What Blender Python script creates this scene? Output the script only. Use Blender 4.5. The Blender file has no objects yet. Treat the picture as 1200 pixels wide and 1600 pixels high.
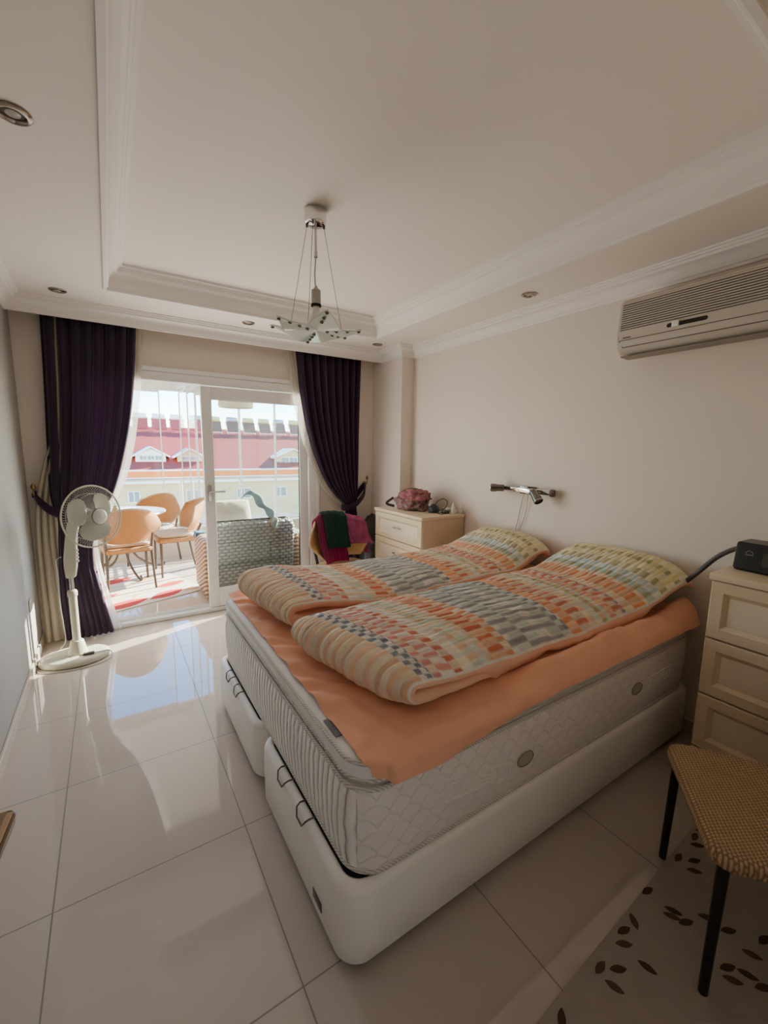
import bpy, bmesh, math, random
from mathutils import Vector, Matrix, noise
random.seed(7)
S=bpy.context.scene; COL=S.collection
PI=math.pi; sin=math.sin; cos=math.cos

# ---------------------------------------------------------------- materials
def _nt(name):
    m=bpy.data.materials.new(name); m.use_nodes=True
    n=m.node_tree; b=n.nodes['Principled BSDF']; return m,n,b
def setp(b,**k):
    for q,v in k.items():
        b.inputs[q.replace('_',' ')].default_value=v
def mat(name,c,rough=.5,metal=0,var=0,vscale=8,bump=0,bscale=60,spec=.5,emit=None,coat=0,sheen=0):
    m,n,b=_nt(name); L=n.links
    setp(b,Base_Color=(*c,1),Roughness=rough,Metallic=metal,Specular_IOR_Level=spec)
    if coat: b.inputs['Coat Weight'].default_value=coat
    if sheen: b.inputs['Sheen Weight'].default_value=sheen
    tc=n.nodes.new('ShaderNodeTexCoord')
    if var:
        t=n.nodes.new('ShaderNodeTexNoise'); t.inputs['Scale'].default_value=vscale; t.inputs['Detail'].default_value=4
        L.new(tc.outputs['Object'],t.inputs['Vector'])
        r=n.nodes.new('ShaderNodeMixRGB'); r.inputs[1].default_value=(*[x*(1-var) for x in c],1); r.inputs[2].default_value=(*[min(1,x*(1+var)) for x in c],1)
        L.new(t.outputs['Fac'],r.inputs[0]); L.new(r.outputs[0],b.inputs['Base Color'])
    if bump:
        t=n.nodes.new('ShaderNodeTexNoise'); t.inputs['Scale'].default_value=bscale; t.inputs['Detail'].default_value=5
        L.new(tc.outputs['Object'],t.inputs['Vector'])
        u=n.nodes.new('ShaderNodeBump'); u.inputs['Strength'].default_value=bump; u.inputs['Distance'].default_value=.01
        L.new(t.outputs['Fac'],u.inputs['Height']); L.new(u.outputs[0],b.inputs['Normal'])
    if emit:
        b.inputs['Emission Color'].default_value=(*c,1); b.inputs['Emission Strength'].default_value=emit
    return m
def M(n,op,a,b=None,c=None):
    q=n.nodes.new('ShaderNodeMath'); q.operation=op
    for i,v in enumerate((a,b,c)):
        if v is None: continue
        if isinstance(v,(int,float)): q.inputs[i].default_value=v
        else: n.links.new(v,q.inputs[i])
    return q.outputs[0]
def xyz(n,kind='Object'):
    tc=n.nodes.new('ShaderNodeTexCoord'); s=n.nodes.new('ShaderNodeSeparateXYZ')
    n.links.new(tc.outputs[kind],s.inputs[0]); return s.outputs
def mixc(n,f,a,b):
    r=n.nodes.new('ShaderNodeMixRGB')
    for i,v in ((1,a),(2,b)):
        if isinstance(v,tuple): r.inputs[i].default_value=(*v,1)
        else: n.links.new(v,r.inputs[i])
    if isinstance(f,(int,float)): r.inputs[0].default_value=f
    else: n.links.new(f,r.inputs[0])
    return r.outputs[0]
def bumpn(n,b,h,strength=.5,dist=.01):
    u=n.nodes.new('ShaderNodeBump'); u.inputs['Strength'].default_value=strength; u.inputs['Distance'].default_value=dist
    n.links.new(h,u.inputs['Height']); n.links.new(u.outputs[0],b.inputs['Normal'])
def weave(name,c1,c2,ax,fx,fy,rough=.6,bs=.6,dist=.006):
    m,n,b=_nt(name); o=xyz(n); i,j=('XYZ'.index(ax[0]),'XYZ'.index(ax[1]))
    u=M(n,'MULTIPLY',o[i],fx); v=M(n,'MULTIPLY',o[j],fy)
    par=M(n,'MODULO',M(n,'ABSOLUTE',M(n,'FLOOR',M(n,'DIVIDE',v,PI))),2)
    a=M(n,'ABSOLUTE',M(n,'SINE',M(n,'ADD',u,M(n,'MULTIPLY',par,PI/2)))); c=M(n,'ABSOLUTE',M(n,'SINE',v))
    h=M(n,'MULTIPLY',M(n,'POWER',a,.6),M(n,'POWER',c,.6))
    n.links.new(mixc(n,h,c2,c1),b.inputs['Base Color']); setp(b,Roughness=rough)
    bumpn(n,b,h,bs,dist); return m
def tilemat(name,c,grout,x0,y0,px,py,rough=.04,g=.0022,spec=.5):
    m,n,b=_nt(name); o=xyz(n)
    def seam(v,p0,p):
        q=M(n,'FRACT',M(n,'DIVIDE',M(n,'SUBTRACT',v,p0),p)); q=M(n,'MINIMUM',q,M(n,'SUBTRACT',1,q))
        return M(n,'LESS_THAN',M(n,'MULTIPLY',q,p),g)
    s=M(n,'MAXIMUM',seam(o[0],x0,px),seam(o[1],y0,py))
    t=n.nodes.new('ShaderNodeTexNoise'); t.inputs['Scale'].default_value=3; t.inputs['Detail'].default_value=6
    c2=tuple(x*.94 for x in c)
    base=mixc(n,t.outputs['Fac'],c2,c)
    n.links.new(mixc(n,s,base,grout),b.inputs['Base Color'])
    n.links.new(M(n,'ADD',M(n,'MULTIPLY',s,.4),rough),b.inputs['Roughness'])
    setp(b,Specular_IOR_Level=spec)
    return m
def woodmat(name,c1,c2,ax='Y',rough=.38):
    m,n,b=_nt(name); tc=n.nodes.new('ShaderNodeTexCoord'); mp=n.nodes.new('ShaderNodeMapping')
    mp.inputs['Scale'].default_value={'Y':(30,2.2,30),'Z':(30,30,2.2),'X':(2.2,30,30)}[ax]
    n.links.new(tc.outputs['Object'],mp.inputs[0]); t=n.nodes.new('ShaderNodeTexNoise'); t.inputs['Scale'].default_value=2.2; t.inputs['Detail'].default_value=6
    t.inputs['Distortion'].default_value=.6
    n.links.new(mp.outputs[0],t.inputs['Vector'])
    n.links.new(mixc(n,t.outputs['Fac'],c1,c2),b.inputs['Base Color']); setp(b,Roughness=rough); bumpn(n,b,t.outputs['Fac'],.08,.003)
    return m
def glassmat(name,tint=(.86,.93,.91),refl=.06,ior=1.5):
    m=bpy.data.materials.new(name); m.use_nodes=True; n=m.node_tree; n.nodes.clear()
    out=n.nodes.new('ShaderNodeOutputMaterial'); tr=n.nodes.new('ShaderNodeBsdfTransparent'); tr.inputs[0].default_value=(*tint,1)
    gl=n.nodes.new('ShaderNodeBsdfGlossy'); gl.inputs['Roughness'].default_value=.01
    fr=n.nodes.new('ShaderNodeFresnel'); fr.inputs[0].default_value=ior
    mx=n.nodes.new('ShaderNodeMixShader'); n.links.new(M(n,'ADD',fr.outputs[0],refl),mx.inputs[0])
    n.links.new(tr.outputs[0],mx.inputs[1]); n.links.new(gl.outputs[0],mx.inputs[2]); n.links.new(mx.outputs[0],out.inputs[0])
    return m
def clothmat(name,c,trans=.3,transp=0,rough=.9,bump=.15,bscale=350,sheen=.1,var=.06):
    m=bpy.data.materials.new(name); m.use_nodes=True; n=m.node_tree; n.nodes.clear()
    out=n.nodes.new('ShaderNodeOutputMaterial'); d=n.nodes.new('ShaderNodeBsdfPrincipled'); t=n.nodes.new('ShaderNodeBsdfTranslucent')
    d.inputs['Roughness'].default_value=rough; d.inputs['Sheen Weight'].default_value=sheen; d.inputs['Specular IOR Level'].default_value=.2
    tc=n.nodes.new('ShaderNodeTexCoord'); nz=n.nodes.new('ShaderNodeTexNoise'); nz.inputs['Scale'].default_value=14; nz.inputs['Detail'].default_value=3
    n.links.new(tc.outputs['Object'],nz.inputs['Vector'])
    col=mixc(n,nz.outputs['Fac'],tuple(x*(1-var) for x in c),tuple(min(1,x*(1+var)) for x in c))
    n.links.new(col,d.inputs['Base Color']); n.links.new(col,t.inputs[0])
    if bump:
        nb=n.nodes.new('ShaderNodeTexNoise'); nb.inputs['Scale'].default_value=bscale; n.links.new(tc.outputs['Object'],nb.inputs['Vector']); bumpn(n,d,nb.outputs['Fac'],bump,.002)
    a=n.nodes.new('ShaderNodeMixShader'); a.inputs[0].default_value=trans; n.links.new(d.outputs[0],a.inputs[1]); n.links.new(t.outputs[0],a.inputs[2])
    last=a.outputs[0]
    if transp:
        tp=n.nodes.new('ShaderNodeBsdfTransparent'); b=n.nodes.new('ShaderNodeMixShader'); b.inputs[0].default_value=transp
        n.links.new(last,b.inputs[1]); n.links.new(tp.outputs[0],b.inputs[2]); last=b.outputs[0]
    n.links.new(last,out.inputs[0]); return m
def attrmat(name,rough=.85,bump=.25,bscale=260,sheen=.15):
    m,n,b=_nt(name); a=n.nodes.new('ShaderNodeAttribute'); a.attribute_name='Col'
    t=n.nodes.new('ShaderNodeTexNoise'); t.inputs['Scale'].default_value=25; t.inputs['Detail'].default_value=4
    tc=n.nodes.new('ShaderNodeTexCoord'); n.links.new(tc.outputs['Object'],t.inputs['Vector'])
    mul=n.nodes.new('ShaderNodeMixRGB'); mul.blend_type='MULTIPLY'; mul.inputs[0].default_value=.25
    n.links.new(a.outputs['Color'],mul.inputs[1]); n.links.new(t.outputs['Fac'],mul.inputs[2]); n.links.new(mul.outputs[0],b.inputs['Base Color'])
    setp(b,Roughness=rough,Sheen_Weight=sheen,Specular_IOR_Level=.2)
    nb=n.nodes.new('ShaderNodeTexNoise'); nb.inputs['Scale'].default_value=bscale; mp=n.nodes.new('ShaderNodeMapping'); mp.inputs['Scale'].default_value=(13,62,30); n.links.new(tc.outputs['Object'],mp.inputs[0])
    nb.inputs['Scale'].default_value=1.0; nb.inputs['Detail'].default_value=5; nb.inputs['Distortion'].default_value=.8; n.links.new(mp.outputs[0],nb.inputs['Vector']); bumpn(n,b,nb.outputs['Fac'],.75,.012)
    return m

# ---------------------------------------------------------------- objects
def tag(o,label=None,cat=None,group=None,kind=None):
    for k,v in (('label',label),('category',cat),('group',group),('kind',kind)):
        if v: o[k]=v
    return o
def thing(name,label,cat,loc=(0,0,0),rz=0,group=None):
    o=bpy.data.objects.new(name,None); COL.objects.link(o); o.location=loc; o.rotation_euler=(0,0,rz); o.empty_display_size=.1
    return tag(o,label,cat,group)
def wmat(o):
    m=Matrix.Translation(o.location)@o.rotation_euler.to_matrix().to_4x4()
    return (wmat(o.parent)@m) if o.parent else m
def obj(name,bm,ms,parent=None,world=False,loc=None,angle=40,smooth=True,label=None):
    if not isinstance(ms,(list,tuple)): ms=[ms]
    if world and parent is not None: bm.transform(wmat(parent).inverted())
    if loc is not None: bm.transform(Matrix.Translation(-Vector(loc)))
    me=bpy.data.meshes.new(name); bm.normal_update(); bm.to_mesh(me); bm.free()
    for m in ms: me.materials.append(m)
    if smooth:
        for p in me.polygons: p.use_smooth=True
        me.set_sharp_from_angle(angle=math.radians(angle))
    o=bpy.data.objects.new(name,me); COL.objects.link(o)
    if parent is not None: o.parent=parent
    if loc is not None: o.location=loc
    if label: o['label']=label
    return o
def struct(name,bm,ms,parent=None,**k):
    o=obj(name,bm,ms,parent,**k)
    if parent is None: o['kind']='structure'
    return o
def dup(root,loc,rz,label=None,group=None):
    r=root.copy(); COL.objects.link(r); r.location=loc; r.rotation_euler=(0,0,rz)
    if label: r['label']=label
    if group: r['group']=group
    for ch in list(root.children):
        c=ch.copy(); COL.objects.link(c); c.parent=r
        for g in list(ch.children):
            d=g.copy(); COL.objects.link(d); d.parent=c
    return r

# ---------------------------------------------------------------- shapes
def BM(): return bmesh.new()
def join(bm,t,mi=0):
    for f in t.faces: f.material_index=mi
    me=bpy.data.meshes.new('_t'); t.to_mesh(me); t.free(); bm.from_mesh(me); bpy.data.meshes.remove(me); return bm
def box(bm,x0,x1,y0,y1,z0,z1,r=0,seg=2,mi=0,mx=None):
    t=bmesh.new(); bmesh.ops.create_cube(t,size=1)
    t.transform(Matrix.Translation(((x0+x1)/2,(y0+y1)/2,(z0+z1)/2))@Matrix.Diagonal((abs(x1-x0),abs(y1-y0),abs(z1-z0),1)))
    if r: bmesh.ops.bevel(t,geom=t.edges[:],offset=r,segments=seg,affect='EDGES',profile=.5)
    if mx is not None: t.transform(mx)
    return join(bm,t,mi)
def ring_faces(bm,rings,closed_u=True,closed_v=False,mi=0,cap=True):
    fs=[]; n=len(rings[0]); R=len(rings)
    for i in range(R if closed_v else R-1):
        a=rings[i]; b=rings[(i+1)%R]
        for j in range(n if closed_u else n-1):
            k=(j+1)%n
            try: f=bm.faces.new((a[j],a[k],b[k],b[j])); f.material_index=mi; fs.append(f)
            except ValueError: pass
    if cap and closed_u and not closed_v:
        for r,rev in ((rings[0],True),(rings[-1],False)):
            try: f=bm.faces.new(r[::-1] if rev else r); f.material_index=mi
            except ValueError: pass
    return fs
def tube(bm,pts,r,n=8,closed=False,mi=0,flat=1,up=None):
    pts=[Vector(p) for p in pts]; N=len(pts); rings=[]; nrm=None
    for i,p in enumerate(pts):
        if closed: d=pts[(i+1)%N]-pts[i-1]
        else: d=pts[min(i+1,N-1)]-pts[max(i-1,0)]
        if d.length<1e-9: d=Vector((0,0,1))
        d.normalize()
        if up is not None: nrm=Vector(up)
        elif nrm is None: nrm=Vector((0,0,1)) if abs(d.z)<.9 else Vector((1,0,0))
        nrm=(nrm-d*nrm.dot(d)); nrm.normalize(); b=d.cross(nrm)
        rr=r[i] if isinstance(r,(list,tuple)) else r
        rings.append([bm.verts.new(p+nrm*rr*cos(2*PI*j/n)+b*rr*flat*sin(2*PI*j/n)) for j in range(n)])
    ring_faces(bm,rings,True,closed,mi); return bm
def lathe(bm,prof,n=28,mx=None,mi=0,cap=True):
    rings=[]; mx=mx or Matrix.Identity(4)
    for r,z in prof: rings.append([bm.verts.new(mx@Vector((max(r,1e-4)*cos(2*PI*j/n),max(r,1e-4)*sin(2*PI*j/n),z))) for j in range(n)])
    ring_faces(bm,rings,True,False,mi,cap); return bm
def axis(loc,d):
    return Matrix.Translation(loc)@Vector((0,0,1)).rotation_difference(Vector(d).normalized()).to_matrix().to_4x4()
def rrect_pts(x0,x1,y0,y1,rc,seg=8):
    o=[]
    for cx,cy,a in ((x1-rc,y1-rc,0),(x0+rc,y1-rc,PI/2),(x0+rc,y0+rc,PI),(x1-rc,y0+rc,3*PI/2)):
        for k in range(seg+1):
            t=a+k*PI/2/seg; o.append((cx+rc*cos(t),cy+rc*sin(t)))
    return o
def rslab(bm,x0,x1,y0,y1,rc,prof,seg=8,mi=0,sub=0,cap=True):
    """prof: (z,inset) rings of a rounded rectangle"""
    rings=[]
    for z,i in prof:
        p=rrect_pts(x0+i,x1-i,y0+i,y1-i,max(rc-i*.6,.004),seg)
        rings.append([bm.verts.new((a,b,z)) for a,b in p])
    ring_faces(bm,rings,True,False,mi,cap); return bm
def grid(bm,f,nu,nv,mi=0,uv=None,flip=False):
    V=[[bm.verts.new(f(i/(nu-1),j/(nv-1))) for j in range(nv)] for i in range(nu)]
    for i in range(nu-1):
        for j in range(nv-1):
            q=(V[i][j],V[i+1][j],V[i+1][j+1],V[i][j+1])
            fc=bm.faces.new(q[::-1] if flip else q); fc.material_index=mi
    return V
def prism(bm,poly,axis_,a,b,mi=0):
    """poly in the two other axes extruded from a to b along axis_"""
    def P(u,v,w): return {'X':(w,u,v),'Y':(u,w,v),'Z':(u,v,w)}[axis_]
    A=[bm.verts.new(P(u,v,a)) for u,v in poly]; B=[bm.verts.new(P(u,v,b)) for u,v in poly]
    ring_faces(bm,[A,B],True,False,mi); bmesh.ops.recalc_face_normals(bm,faces=bm.faces[:]); return bm
def sweep(bm,path,prof,closed=False,mi=0):
    P=[Vector(p) for p in path]; N=len(P); rings=[]
    for i,p in enumerate(P):
        ds=[]
        if closed or i>0: ds.append((p-P[i-1]).normalized())
        if closed or i<N-1: ds.append((P[(i+1)%N]-p).normalized())
        ns=[Vector((d.y,-d.x)) for d in ds]
        m=ns[0] if len(ns)==1 else (ns[0]+ns[1])/(1+ns[0].dot(ns[1]))
        rings.append([bm.verts.new((p.x+m.x*o,p.y+m.y*o,z)) for o,z in prof])
    ring_faces(bm,rings,False,closed,mi,False); bmesh.ops.recalc_face_normals(bm,faces=bm.faces[:]); return bm
def lerp(a,b,t): return a+(b-a)*t
def interp(tab,x):
    if x<=tab[0][0]: return tab[0][1]
    for (a,b),(c,d) in zip(tab,tab[1:]):
        if x<=c: return b+(d-b)*(x-a)/(c-a)
    return tab[-1][1]
def sst(t): t=max(0,min(1,t)); return t*t*(3-2*t)
def sinterp(tab,x):
    if x<=tab[0][0]: return tab[0][1]
    n=len(tab)
    for i in range(n-1):
        a,b=tab[i];c,d=tab[i+1]
        if x<=c:
            t=(x-a)/(c-a)
            m0=(d-tab[i-1][1])/(c-tab[i-1][0])*(c-a) if i>0 else d-b
            m1=(tab[i+2][1]-b)/(tab[i+2][0]-a)*(c-a) if i+2<n else d-b
            return (2*t**3-3*t*t+1)*b+(t**3-2*t*t+t)*m0+(-2*t**3+3*t*t)*d+(t**3-t*t)*m1
    return tab[-1][1]
def spline(pts,n):
    pts=[Vector(p) for p in pts]; o=[]; N=len(pts)-1
    for k in range(n):
        t=k/(n-1)*N; i=min(int(t),N-1); u=t-i
        p0=pts[max(i-1,0)];p1=pts[i];p2=pts[i+1];p3=pts[min(i+2,N)]
        o.append(.5*((2*p1)+(p2-p0)*u+(2*p0-5*p1+4*p2-p3)*u*u+(3*p1-p0-3*p2+p3)*u**3))
    return o
def nz(x,y=0,z=0): return noise.noise(Vector((x,y,z)))
def text(body,size,mx,m,parent,name='lettering',depth=.0006):
    c=bpy.data.curves.new('_txt','FONT'); c.body=body; c.size=size; c.extrude=depth; c.align_x='CENTER'; c.align_y='CENTER'
    to=bpy.data.objects.new('_txt',c); COL.objects.link(to); bpy.context.view_layer.update()
    me=to.evaluated_get(bpy.context.evaluated_depsgraph_get()).to_mesh(); bm=bmesh.new(); bm.from_mesh(me); bpy.data.objects.remove(to)
    bm.transform(mx); return obj(name,bm,m,parent,smooth=False)
# ================================================================ SETTING
m_white=mat('white_paint',(.86,.82,.75),.7,var=.02,vscale=3,bump=.04,bscale=300)
m_ceil=mat('ceiling_paint',(.78,.73,.665),.8,var=.02,vscale=2,bump=.04,bscale=250)
m_beige=mat('beige_wall_paint',(.72,.655,.59),.75,var=.03,vscale=2.5,bump=.06,bscale=220)
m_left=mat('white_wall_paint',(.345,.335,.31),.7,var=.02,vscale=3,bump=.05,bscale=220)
m_trim=mat('plaster_moulding_white',(.80,.77,.73),.6,bump=.02,bscale=200)
m_pvc=mat('white_pvc',(.80,.79,.77),.28)
m_tile=tilemat('polished_floor_tile',(.53,.465,.405),(.22,.20,.18),.357,.93,.605,.602,rough=.022,spec=.6)
m_btile=tilemat('balcony_floor_tile',(.60,.52,.43),(.35,.3,.25),.1,4.2,.45,.45,rough=.08)
m_skirt=mat('skirting_tile',(.55,.50,.43),.12)
XL,XR,YB,YN,ZS,ZT=-.51,2.53,3.95,-.12,2.445,2.58
bm=BM(); box(bm,-1.2,3.0,-1.7,3.97,-.15,0); struct('floor',bm,m_tile,smooth=False)
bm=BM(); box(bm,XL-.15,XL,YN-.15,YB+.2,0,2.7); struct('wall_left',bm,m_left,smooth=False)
bm=BM(); box(bm,XR,XR+.15,YN-.15,YB+.2,0,2.7); box(bm,2.39,XR,3.42,YB,0,ZS); struct('wall_right',bm,m_beige,smooth=False)
DX0,DX1,DZ=-.26,1.72,2.07
bm=BM()
box(bm,-2.2,DX0,YB,YB+.18,0,2.7); box(bm,DX1,3.4,YB,YB+.18,0,2.7); box(bm,DX0,DX1,YB,YB+.18,DZ,2.7)
struct('wall_back',bm,m_beige,smooth=False)
# near wall with the doorway the view is taken from, and the dark hall behind it
bm=BM(); box(bm,.42,XR,YN-.12,YN,0,2.7); box(bm,XL,-.37,YN-.12,YN,0,2.7); box(bm,-.37,.42,YN-.12,YN,2.1,2.7)
struct('wall_near',bm,m_beige,smooth=False)
bm=BM(); box(bm,-1.2,3,-1.7,-1.6,0,2.7); box(bm,-1.2,-1.1,-1.6,YN-.13,0,2.7); box(bm,2.9,3,-1.6,YN-.13,0,2.7); box(bm,-1.2,3,-1.6,YN-.13,2.5,2.7)
struct('wall_hall',bm,m_white,smooth=False)
# ceiling: soffit with a raised tray
TX0,TX1,TY0,TY1=.055,2.03,.476,3.30
bm=BM()
box(bm,XL,TX0,YN,YB,ZS,2.7); box(bm,TX1,XR,YN,YB,ZS,2.7); box(bm,TX0,TX1,YN,TY0,ZS,2.7); box(bm,TX0,TX1,TY1,YB,ZS,2.7); box(bm,TX0,TX1,TY0,TY1,ZT,2.7)
struct('ceiling',bm,m_ceil,smooth=False)
# moulding round the tray
bm=BM(); e=ZS-.012
prof=[(-.012,ZS),(-.014,e),(.004,e),(.006,e+.016),(.012,e+.018),(.014,e+.030)]
prof+=[(.014+.046*(1-cos(a)),e+.030+.068*sin(a)) for a in [k*PI/2/6 for k in range(1,7)]]
prof+=[(.064,e+.104),(.066,e+.118),(.074,e+.120),(.078,e+.130),(.092,e+.132),(.094,ZT)]
sweep(bm,[(TX0,TY0),(TX0,TY1),(TX1,TY1),(TX1,TY0)],prof,True); struct('trim_1',bm,m_trim,angle=25)
# curtain pelmet
bm=BM(); box(bm,XL,2.39,3.78,3.815,2.35,ZS); struct('trim_2',bm,m_trim,smooth=False)
# cornice
bm=BM(); b0=2.345
prof=[(-.002,b0),(.012,b0),(.014,b0+.014),(.02,b0+.016)]
prof+=[(.02+.042*(1-cos(a)),b0+.018+.048*sin(a)) for a in [k*PI/2/5 for k in range(1,6)]]
prof+=[(.068,b0+.070),(.070,b0+.080),(.082,b0+.082),(.084,b0+.090),(.096,b0+.092),(.098,ZS+.002)]
sweep(bm,[(XL,YN),(XL,3.78),(2.39,3.78),(2.39,3.42),(XR,3.42),(XR,YN)],prof); struct('trim_3',bm,m_trim,angle=25)
# skirting
def skirt(name,x0,x1,y0,y1):
    bm=BM(); box(bm,x0,x1,y0,y1,0,.075,.003,1); struct(name,bm,m_skirt)
skirt('baseboard_left',XL,XL+.014,YN,YB); skirt('baseboard_back',1.78,2.39,YB-.014,YB); skirt('baseboard_right',XR-.014,XR,YN,3.42); skirt('baseboard_column',2.376,2.39,3.42,YB-.014)

# ---- sliding balcony door
bm=BM(); y0,y1=3.925,4.06
box(bm,DX0,DX0+.06,y0,y1,0,DZ,.006); box(bm,DX1-.06,DX1,y0,y1,0,DZ,.006)
box(bm,DX0+.06,DX1-.06,y0,y1,2.0,DZ,.006); box(bm,DX0+.06,DX1-.06,y0,y1,0.001,.035,.006)
box(bm,DX0+.06,DX1-.06,3.985,3.992,.035,.05); box(bm,DX0+.06,DX1-.06,4.02,4.027,.035,.05)
box(bm,DX0-.035,DX0,3.915,3.95,0,DZ+.035,.004); box(bm,DX1,DX1+.035,3.915,3.95,0,DZ+.035,.004); box(bm,DX0,DX1,3.915,3.95,DZ,DZ+.035,.004)
door=struct('door_2',bm,m_pvc)
m_pane=glassmat('door_glass',(.80,.87,.84),.05)
bm=BM(); sx0,sx1,sy0,sy1=.685,1.645,3.935,3.985
for a in ((sx0,sx0+.085,.04,1.99),(sx1-.085,sx1,.04,1.99),(sx0+.085,sx1-.085,.04,.215),(sx0+.085,sx1-.085,1.885,1.99)):
    box(bm,a[0],a[1],sy0,sy1,a[2],a[3],.005)
sash=obj('sash',bm,m_pvc,door)
bm=BM(); grid(bm,lambda u,v:Vector((lerp(sx0+.08,sx1-.08,u),3.962,lerp(.21,1.89,v))),2,2); obj('glass_pane',bm,m_pane,sash,smooth=False)
m_steel=mat('brushed_steel',(.62,.60,.56),.25,1)
bm=BM(); box(bm,sx0+.022,sx0+.052,3.922,3.936,1.01,1.15,.004); tube(bm,[(sx0+.037,3.935,1.095),(sx0+.037,3.885,1.095)],.009,10); tube(bm,[(sx0+.030,3.885,1.095),(sx0+.16,3.885,1.095)],.0085,10)
obj('door_handle',bm,m_steel,sash)
# fixed second leaf seen edge-on behind the sash
m_gedge=mat('rubber_seal',(.05,.05,.05),.6)
bm=BM()
for a in ((sx0+.083,sx0+.089,.21,1.89),(sx1-.089,sx1-.083,.21,1.89)): box(bm,a[0],a[1],3.955,3.97,a[2],a[3])
box(bm,sx0+.085,sx1-.085,3.955,3.97,.211,.217); box(bm,sx0+.085,sx1-.085,3.955,3.97,1.883,1.889); obj('glazing_seal',bm,m_gedge,sash,smooth=False)
# ---- the open room door beside the viewpoint (its lever reaches into view)
m_dwood=woodmat('dark_door_wood',(.16,.08,.04),(.24,.13,.07),'Z',.25)
m_bronze=mat('polished_bronze',(.34,.25,.18),.12,1)
dr=thing('door_1',None,None,(-.345,-.10,0),0); dr.rotation_euler=(0,0,math.radians(84)); dr['kind']='structure'
bm=BM(); box(bm,0,.86,-.02,.02,.01,2.05,.004); obj('leaf',bm,m_dwood,dr)
bm=BM()
def Wd(x,y,z): return Vector((x,y,z))
box(bm,.775,.80,-.027,-.02,.90,1.14,.003); tube(bm,[(.787,-.02,.990),(.787,-.115,.990)],.010,10)
rslab(bm,.66,.805,-.127,-.097,.008,[(.981,.004),(.984,.001),(.995,.0),(.999,.002),(1.0,.006)],seg=5)
lev=obj('door_handle',bm,m_bronze,dr)

# ================================================================ BALCONY SHELL
BX0,BX1,BY1=-1.9,3.05,6.45
bm=BM(); box(bm,BX0-.2,BX1+.1,3.97,BY1,-.2,-.001); struct('balcony_floor',bm,m_btile,smooth=False)
m_bw=mat('balcony_plaster',(.72,.62,.48),.8,bump=.08,bscale=120)
m_stone=mat('ledge_stone',(.72,.64,.52),.35,var=.06,vscale=6)
bm=BM(); box(bm,BX0,BX1,6.27,BY1,0,.37); box(bm,BX1-.18,BX1,4.13,6.27,0,.37)
box(bm,BX0-.15,BX0,4.13,BY1,0,2.36)
struct('balcony_parapet',bm,m_bw,smooth=False)
bm=BM(); box(bm,BX0,BX1+.02,6.23,BY1+.02,.37,.40,.005); box(bm,BX1-.2,BX1+.02,4.13,6.23,.37,.40,.005); struct('balcony_ledge',bm,m_stone)
bm=BM(); box(bm,BX0-.15,BX1+.05,4.13,BY1+.08,2.31,2.7); struct('balcony_ceiling',bm,m_white,smooth=False)
m_alu=mat('white_aluminium',(.82,.82,.80),.3,.2)
bm=BM(); box(bm,BX0,BX1,6.33,6.39,2.20,2.31,.006); box(bm,BX0,BX1,6.33,6.39,.40,.445,.006); box(bm,BX1-.11,BX1-.05,4.14,6.33,2.20,2.31,.006); box(bm,BX1-.11,BX1-.05,4.14,6.33,.40,.445,.006)
box(bm,BX1-.12,BX1-.04,6.32,6.4,.4,2.31,.006)
struct('glazing_track',bm,m_alu)
m_bg=glassmat('balcony_glass',(.96,.98,.97),.01); m_edge=mat('glass_edge',(.80,.86,.84),.3)
gx=[-1.88,-1.05,-.22,.605]
k=1
def gpanel(x0,x1,ya,yb,k):
    bm=BM(); V=[bm.verts.new(p) for p in ((x0,ya,.445),(x1,yb,.445),(x1,yb,2.2),(x0,ya,2.2))]; bm.faces.new(V)
    w=struct('window_%d'%k,bm,m_bg,smooth=False)
    d=Vector((x1-x0,yb-ya,0)).normalized()*.006; n=Vector((-d.y,d.x,0))
    for (a,b) in ((x0,ya),(x1,yb)):
        bm=BM(); box(bm,a-.007,a+.007,b-.004,b+.004,.445,2.2); obj('glass_edge',bm,m_edge,w,smooth=False)
    bm=BM()
    tube(bm,[(x0,ya,.46),(x1,yb,.46)],.012,6); tube(bm,[(x0,ya,2.185),(x1,yb,2.185)],.012,6); obj('clamp_rail',bm,m_alu,w)
for a,b in zip(gx,gx[1:]): gpanel(a+.009,b-.009,6.36,6.36,k); k+=1
gpanel(.835,.845,6.36,5.75,k); k+=1      # leaf folded open
gpanel(.93,.94,6.36,5.75,k); k+=1
for a,b in ((1.02,1.61),(1.61,2.13),(2.13,2.94)): gpanel(a+.009,b-.009,6.36,6.36,k); k+=1
for a,b in ((4.2,4.9),(4.9,5.6),(5.6,6.3)): 
    bm=BM(); V=[bm.verts.new(p) for p in ((2.97,a,.445),(2.97,b,.445),(2.97,b,2.2),(2.97,a,2.2))]; bm.faces.new(V); struct('window_%d'%k,bm,m_bg,smooth=False); k+=1
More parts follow.
